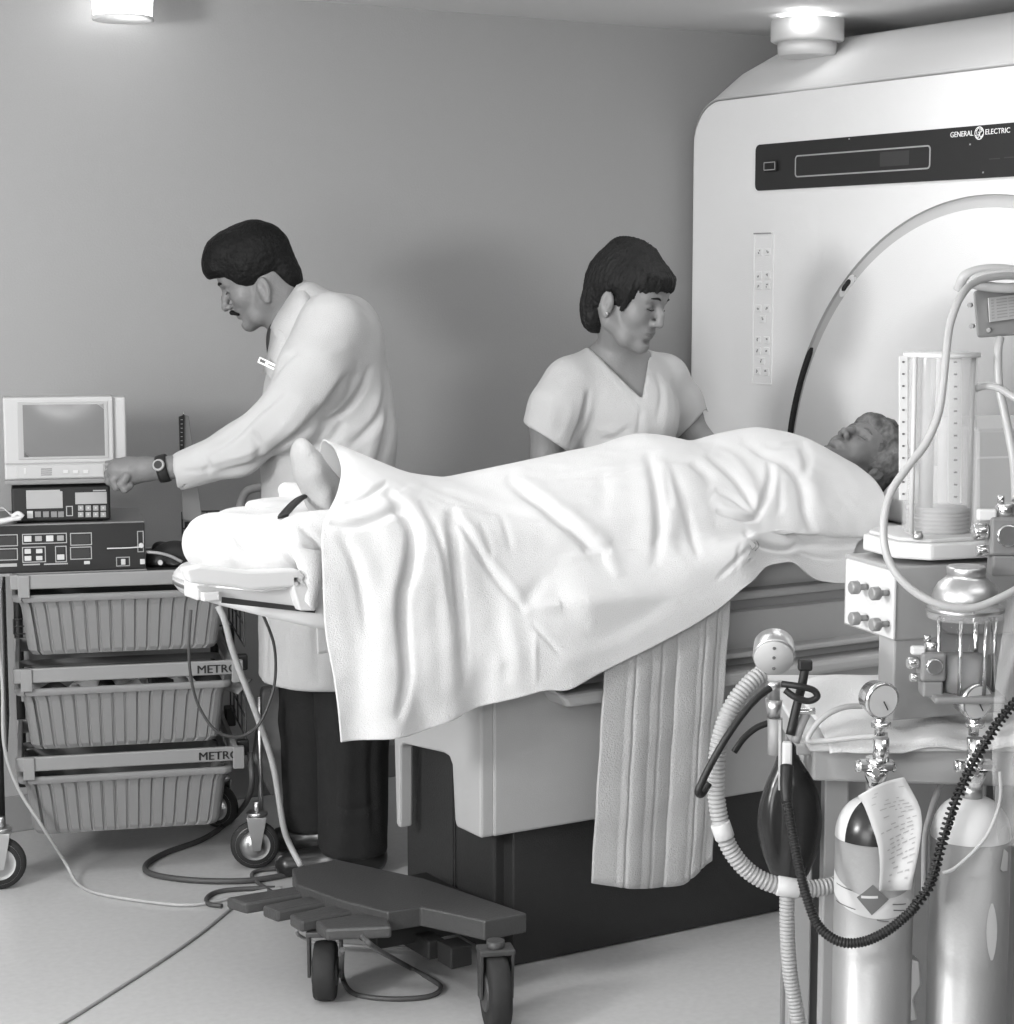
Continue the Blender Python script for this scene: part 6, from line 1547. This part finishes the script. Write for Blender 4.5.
k = MB(); k.tube([fv(806, 714, 2.78), fv(800, 727, 2.77), fv(795, 742, 2.77)], .007, 8, 5); k.build('clamp_arm', 'greyp', av); k = MB(); k.tube([fv(793, 712, 2.775), fv(815, 711, 2.775)], .005, 8, 3); k.build('clamp_rod', 'chrome', av)
hose('breathing_hose', 'white corrugated breathing hose curving down from the relief valve and back up to the cylinder', [(762, 673, 2.80), (750, 683, 2.79), (736, 700, 2.78), (725, 722, 2.77), (718, 750, 2.77), (716, 785, 2.77), (719, 815, 2.77), (728, 845, 2.77), (746, 869, 2.77), (772, 884, 2.77), (803, 889, 2.78), (830, 886, 2.79), (850, 880, 2.80)], .0112, 'hosew', 'hose', 'corr', amp=.0018, pitch=.0062)
for (p0, p1, lb_t) in (((720, 823, 2.765), (725, 838, 2.765), 'short smooth connector joining the breathing hose beside the quilted pad'), ((777, 885.5, 2.765), (799, 889, 2.765), 'short smooth connector where the second hose joins below the black bag')):
    a_, b_ = dep(*p0), dep(*p1); k = MB(); k.cyl(Vector(), b_-a_, .0142, 24, bev=.001); ob = k.build('hose_connector', 'lgreyp'); ob.location = a_; tag(ob, lb_t, 'connector')
hose('floor_breathing_hose', 'narrow white corrugated hose dropping straight to the floor from the hose connector', [(787, 893, 2.77), (787, 920, 2.77), (788, 950, 2.77), (791, 980, 2.77), (797, 1015, 2.77), (803, 1060, 2.77), (806, 1160, 2.77)], .0098, 'hosew', 'hose', 'corr', amp=.0014, pitch=.0055)
hose('rubber_tube', 'smooth black rubber tube drooping to the left from the relief valve', [(770, 688, 2.76), (757, 698, 2.75), (742, 715, 2.74), (726, 738, 2.73), (712, 762, 2.73), (702, 782, 2.73), (698, 792, 2.73), (702, 794, 2.74), (709, 783, 2.745)], .0052, 'black')
hose('short_rubber_tube', 'short curved black tube ending behind the white breathing hose', [(768, 723, 2.80), (756, 728, 2.80), (744, 738, 2.80), (734, 752, 2.80)], .0048, 'black')
bg = mthing('breathing_bag', 'black rubber breathing bag hanging beside the trolley post', 'bag', 790, 820, 2.86); fg = LP(bg)
v = Vol((-.075, -.06, -.12), (.075, .07, .12), .004)
v.ell((0, 0, -.005), (.047, .036, .090), None, .01); v.cap((-.004, 0, .06), (-.006, 0, .105), .020, .014, .02); v.cap((.0, 0, -.08), (.0, 0, -.1), .02, .012, .02)
V, F = v.mesh(); N = normals(V, F); V = V+N*(-.010*np.exp(-((V[:, 0]+.018)/.010)**2)*np.clip(-N[:, 1], 0, 1)*np.exp(-(V[:, 2]/.07)**2)+.002*hashn(V, 20))[:, None]
solid(V, F, 'rubber_bag', 'cylb', bg)
cc = thing('coiled_hose', 'black ribbed hose looping from the white clip past the cylinders to the right edge', 'hose', dep(786, 775, 2.73))
P_ = [dep(*p)-cc.location for p in ((787, 766, 2.745), (786, 785, 2.73), (787, 803, 2.72))]
k = MB(); k.tube(P_, .0085, 12, 6, rad=lambda t: .0095-.002*t); k.build('cuff_end', 'black', cc)
P_ = [dep(*p)-cc.location for p in ((787, 800, 2.72), (792, 830, 2.70), (798, 862, 2.68), (806, 895, 2.66), (818, 925, 2.64), (838, 941, 2.62), (862, 942, 2.61), (887, 931, 2.60), (908, 914, 2.60), (916, 905, 2.605))]
k = MB(); k.corr(P_, .0058, .0014, .0044, seg=12); k.build('ribbed_hose', 'black', cc)
P_ = [dep(*p)-cc.location for p in ((914, 907, 2.605), (928, 888, 2.61), (937, 862, 2.61), (944, 836, 2.62), (953, 808, 2.62), (963, 785, 2.63), (976, 758, 2.64), (992, 732, 2.64), (1010, 708, 2.65), (1030, 690, 2.66))]
k = MB(); k.helix(P_, .0062, .0018, .0072, seg=7); k.tube(P_, .0030, 8, 8); k.build('open_coil', 'black', cc)
hose('mask_tube', 'pale curved tube lying over the left corner of the trolley cloth', [(862, 706, 2.78), (845, 707, 2.77), (828, 714, 2.76), (815, 726, 2.755), (808, 740, 2.75), (822, 741, 2.75), (850, 738, 2.74), (888, 735, 2.73)], .0042)
hose('gas_line', 'thin clear line hanging in a curve in front of the white-shouldered cylinder', [(1000, 772, 2.70), (1000, 800, 2.68), (990, 830, 2.67), (975, 850, 2.665), (955, 868, 2.665), (943, 873, 2.67)], .0026)
hose('back_line', 'pale tube running down between the two cylinders from the trolley', [(948, 768, 2.82), (938, 790, 2.84), (930, 815, 2.85), (925, 840, 2.86), (924, 900, 2.86)], .0045, 'lgreyp')
# ================================================================== LIGHT
def area(name, loc, target, size, power, sizey=None):
    l = bpy.data.lights.new(name, 'AREA'); l.energy = power; l.size = size
    if sizey: l.shape = 'RECTANGLE'; l.size_y = sizey
    o = bpy.data.objects.new(name, l); COL.objects.link(o); o.location = loc
    d = Vector(target)-Vector(loc); o.rotation_euler = d.to_track_quat('-Z', 'Y').to_euler(); return o
area('key_and_fill_light', (-2.9, .6, 1.35), (3.0, 4.0, 1.1), 3.0, 140, 1.7)
area('key_and_fill_light', (.3, -1.2, 1.9), (2.8, 4.0, 1.0), 1.0, 8, .6)  # added front fill, no such lamp known behind the camera
area('added_ceiling_bounce', (-1.3, 2.6, 1.7), (.1, 3.3, 2.26), .5, 112)  # added light aimed up so the ceiling brightens the whole room
area('added_ceiling_bounce', (.3, .8, 1.75), (1.6, 2.4, 2.26), .4, 14)  # weaker added bounce on the camera side
area('added_ceiling_fill', (1.6, 3.6, 2.24), (1.6, 3.6, 0), 1.2, 12, .6)  # added top light over the foot end, no ceiling panel known
area('added_ceiling_fill', (2.2, 1.0, 2.24), (2.2, 1.0, 0), 1.2, 6, .6)  # added overhead fill between camera and table
area('added_ceiling_fill', (3.25, 3.6, 2.24), (3.1, 3.6, 0), .8, 7, .5)  # added overhead fill for the chest and the scanner face
for nm, p, e in (('lamp_bulb', (1.905, 5.0, 2.12), .5), ('lamp_bulb', (3.80, 4.62, 2.235), .35)):
    l = bpy.data.lights.new(nm, 'POINT'); l.energy = e; l.shadow_soft_size = .04; o = bpy.data.objects.new(nm, l); COL.objects.link(o); o.location = p
w = bpy.data.worlds.new('world'); sc.world = w; w.use_nodes = True
w.node_tree.nodes['Background'].inputs['Color'].default_value = (.5, .5, .5, 1); w.node_tree.nodes['Background'].inputs['Strength'].default_value = .3
sc.view_settings.view_transform = 'Standard'; sc.view_settings.look = 'None'; sc.view_settings.gamma = 1; sc.view_settings.exposure = -.05
sc.view_settings.use_curve_mapping = False
sc.cycles.max_bounces = 8; sc.cycles.transparent_max_bounces = 12; sc.cycles.use_denoising = True
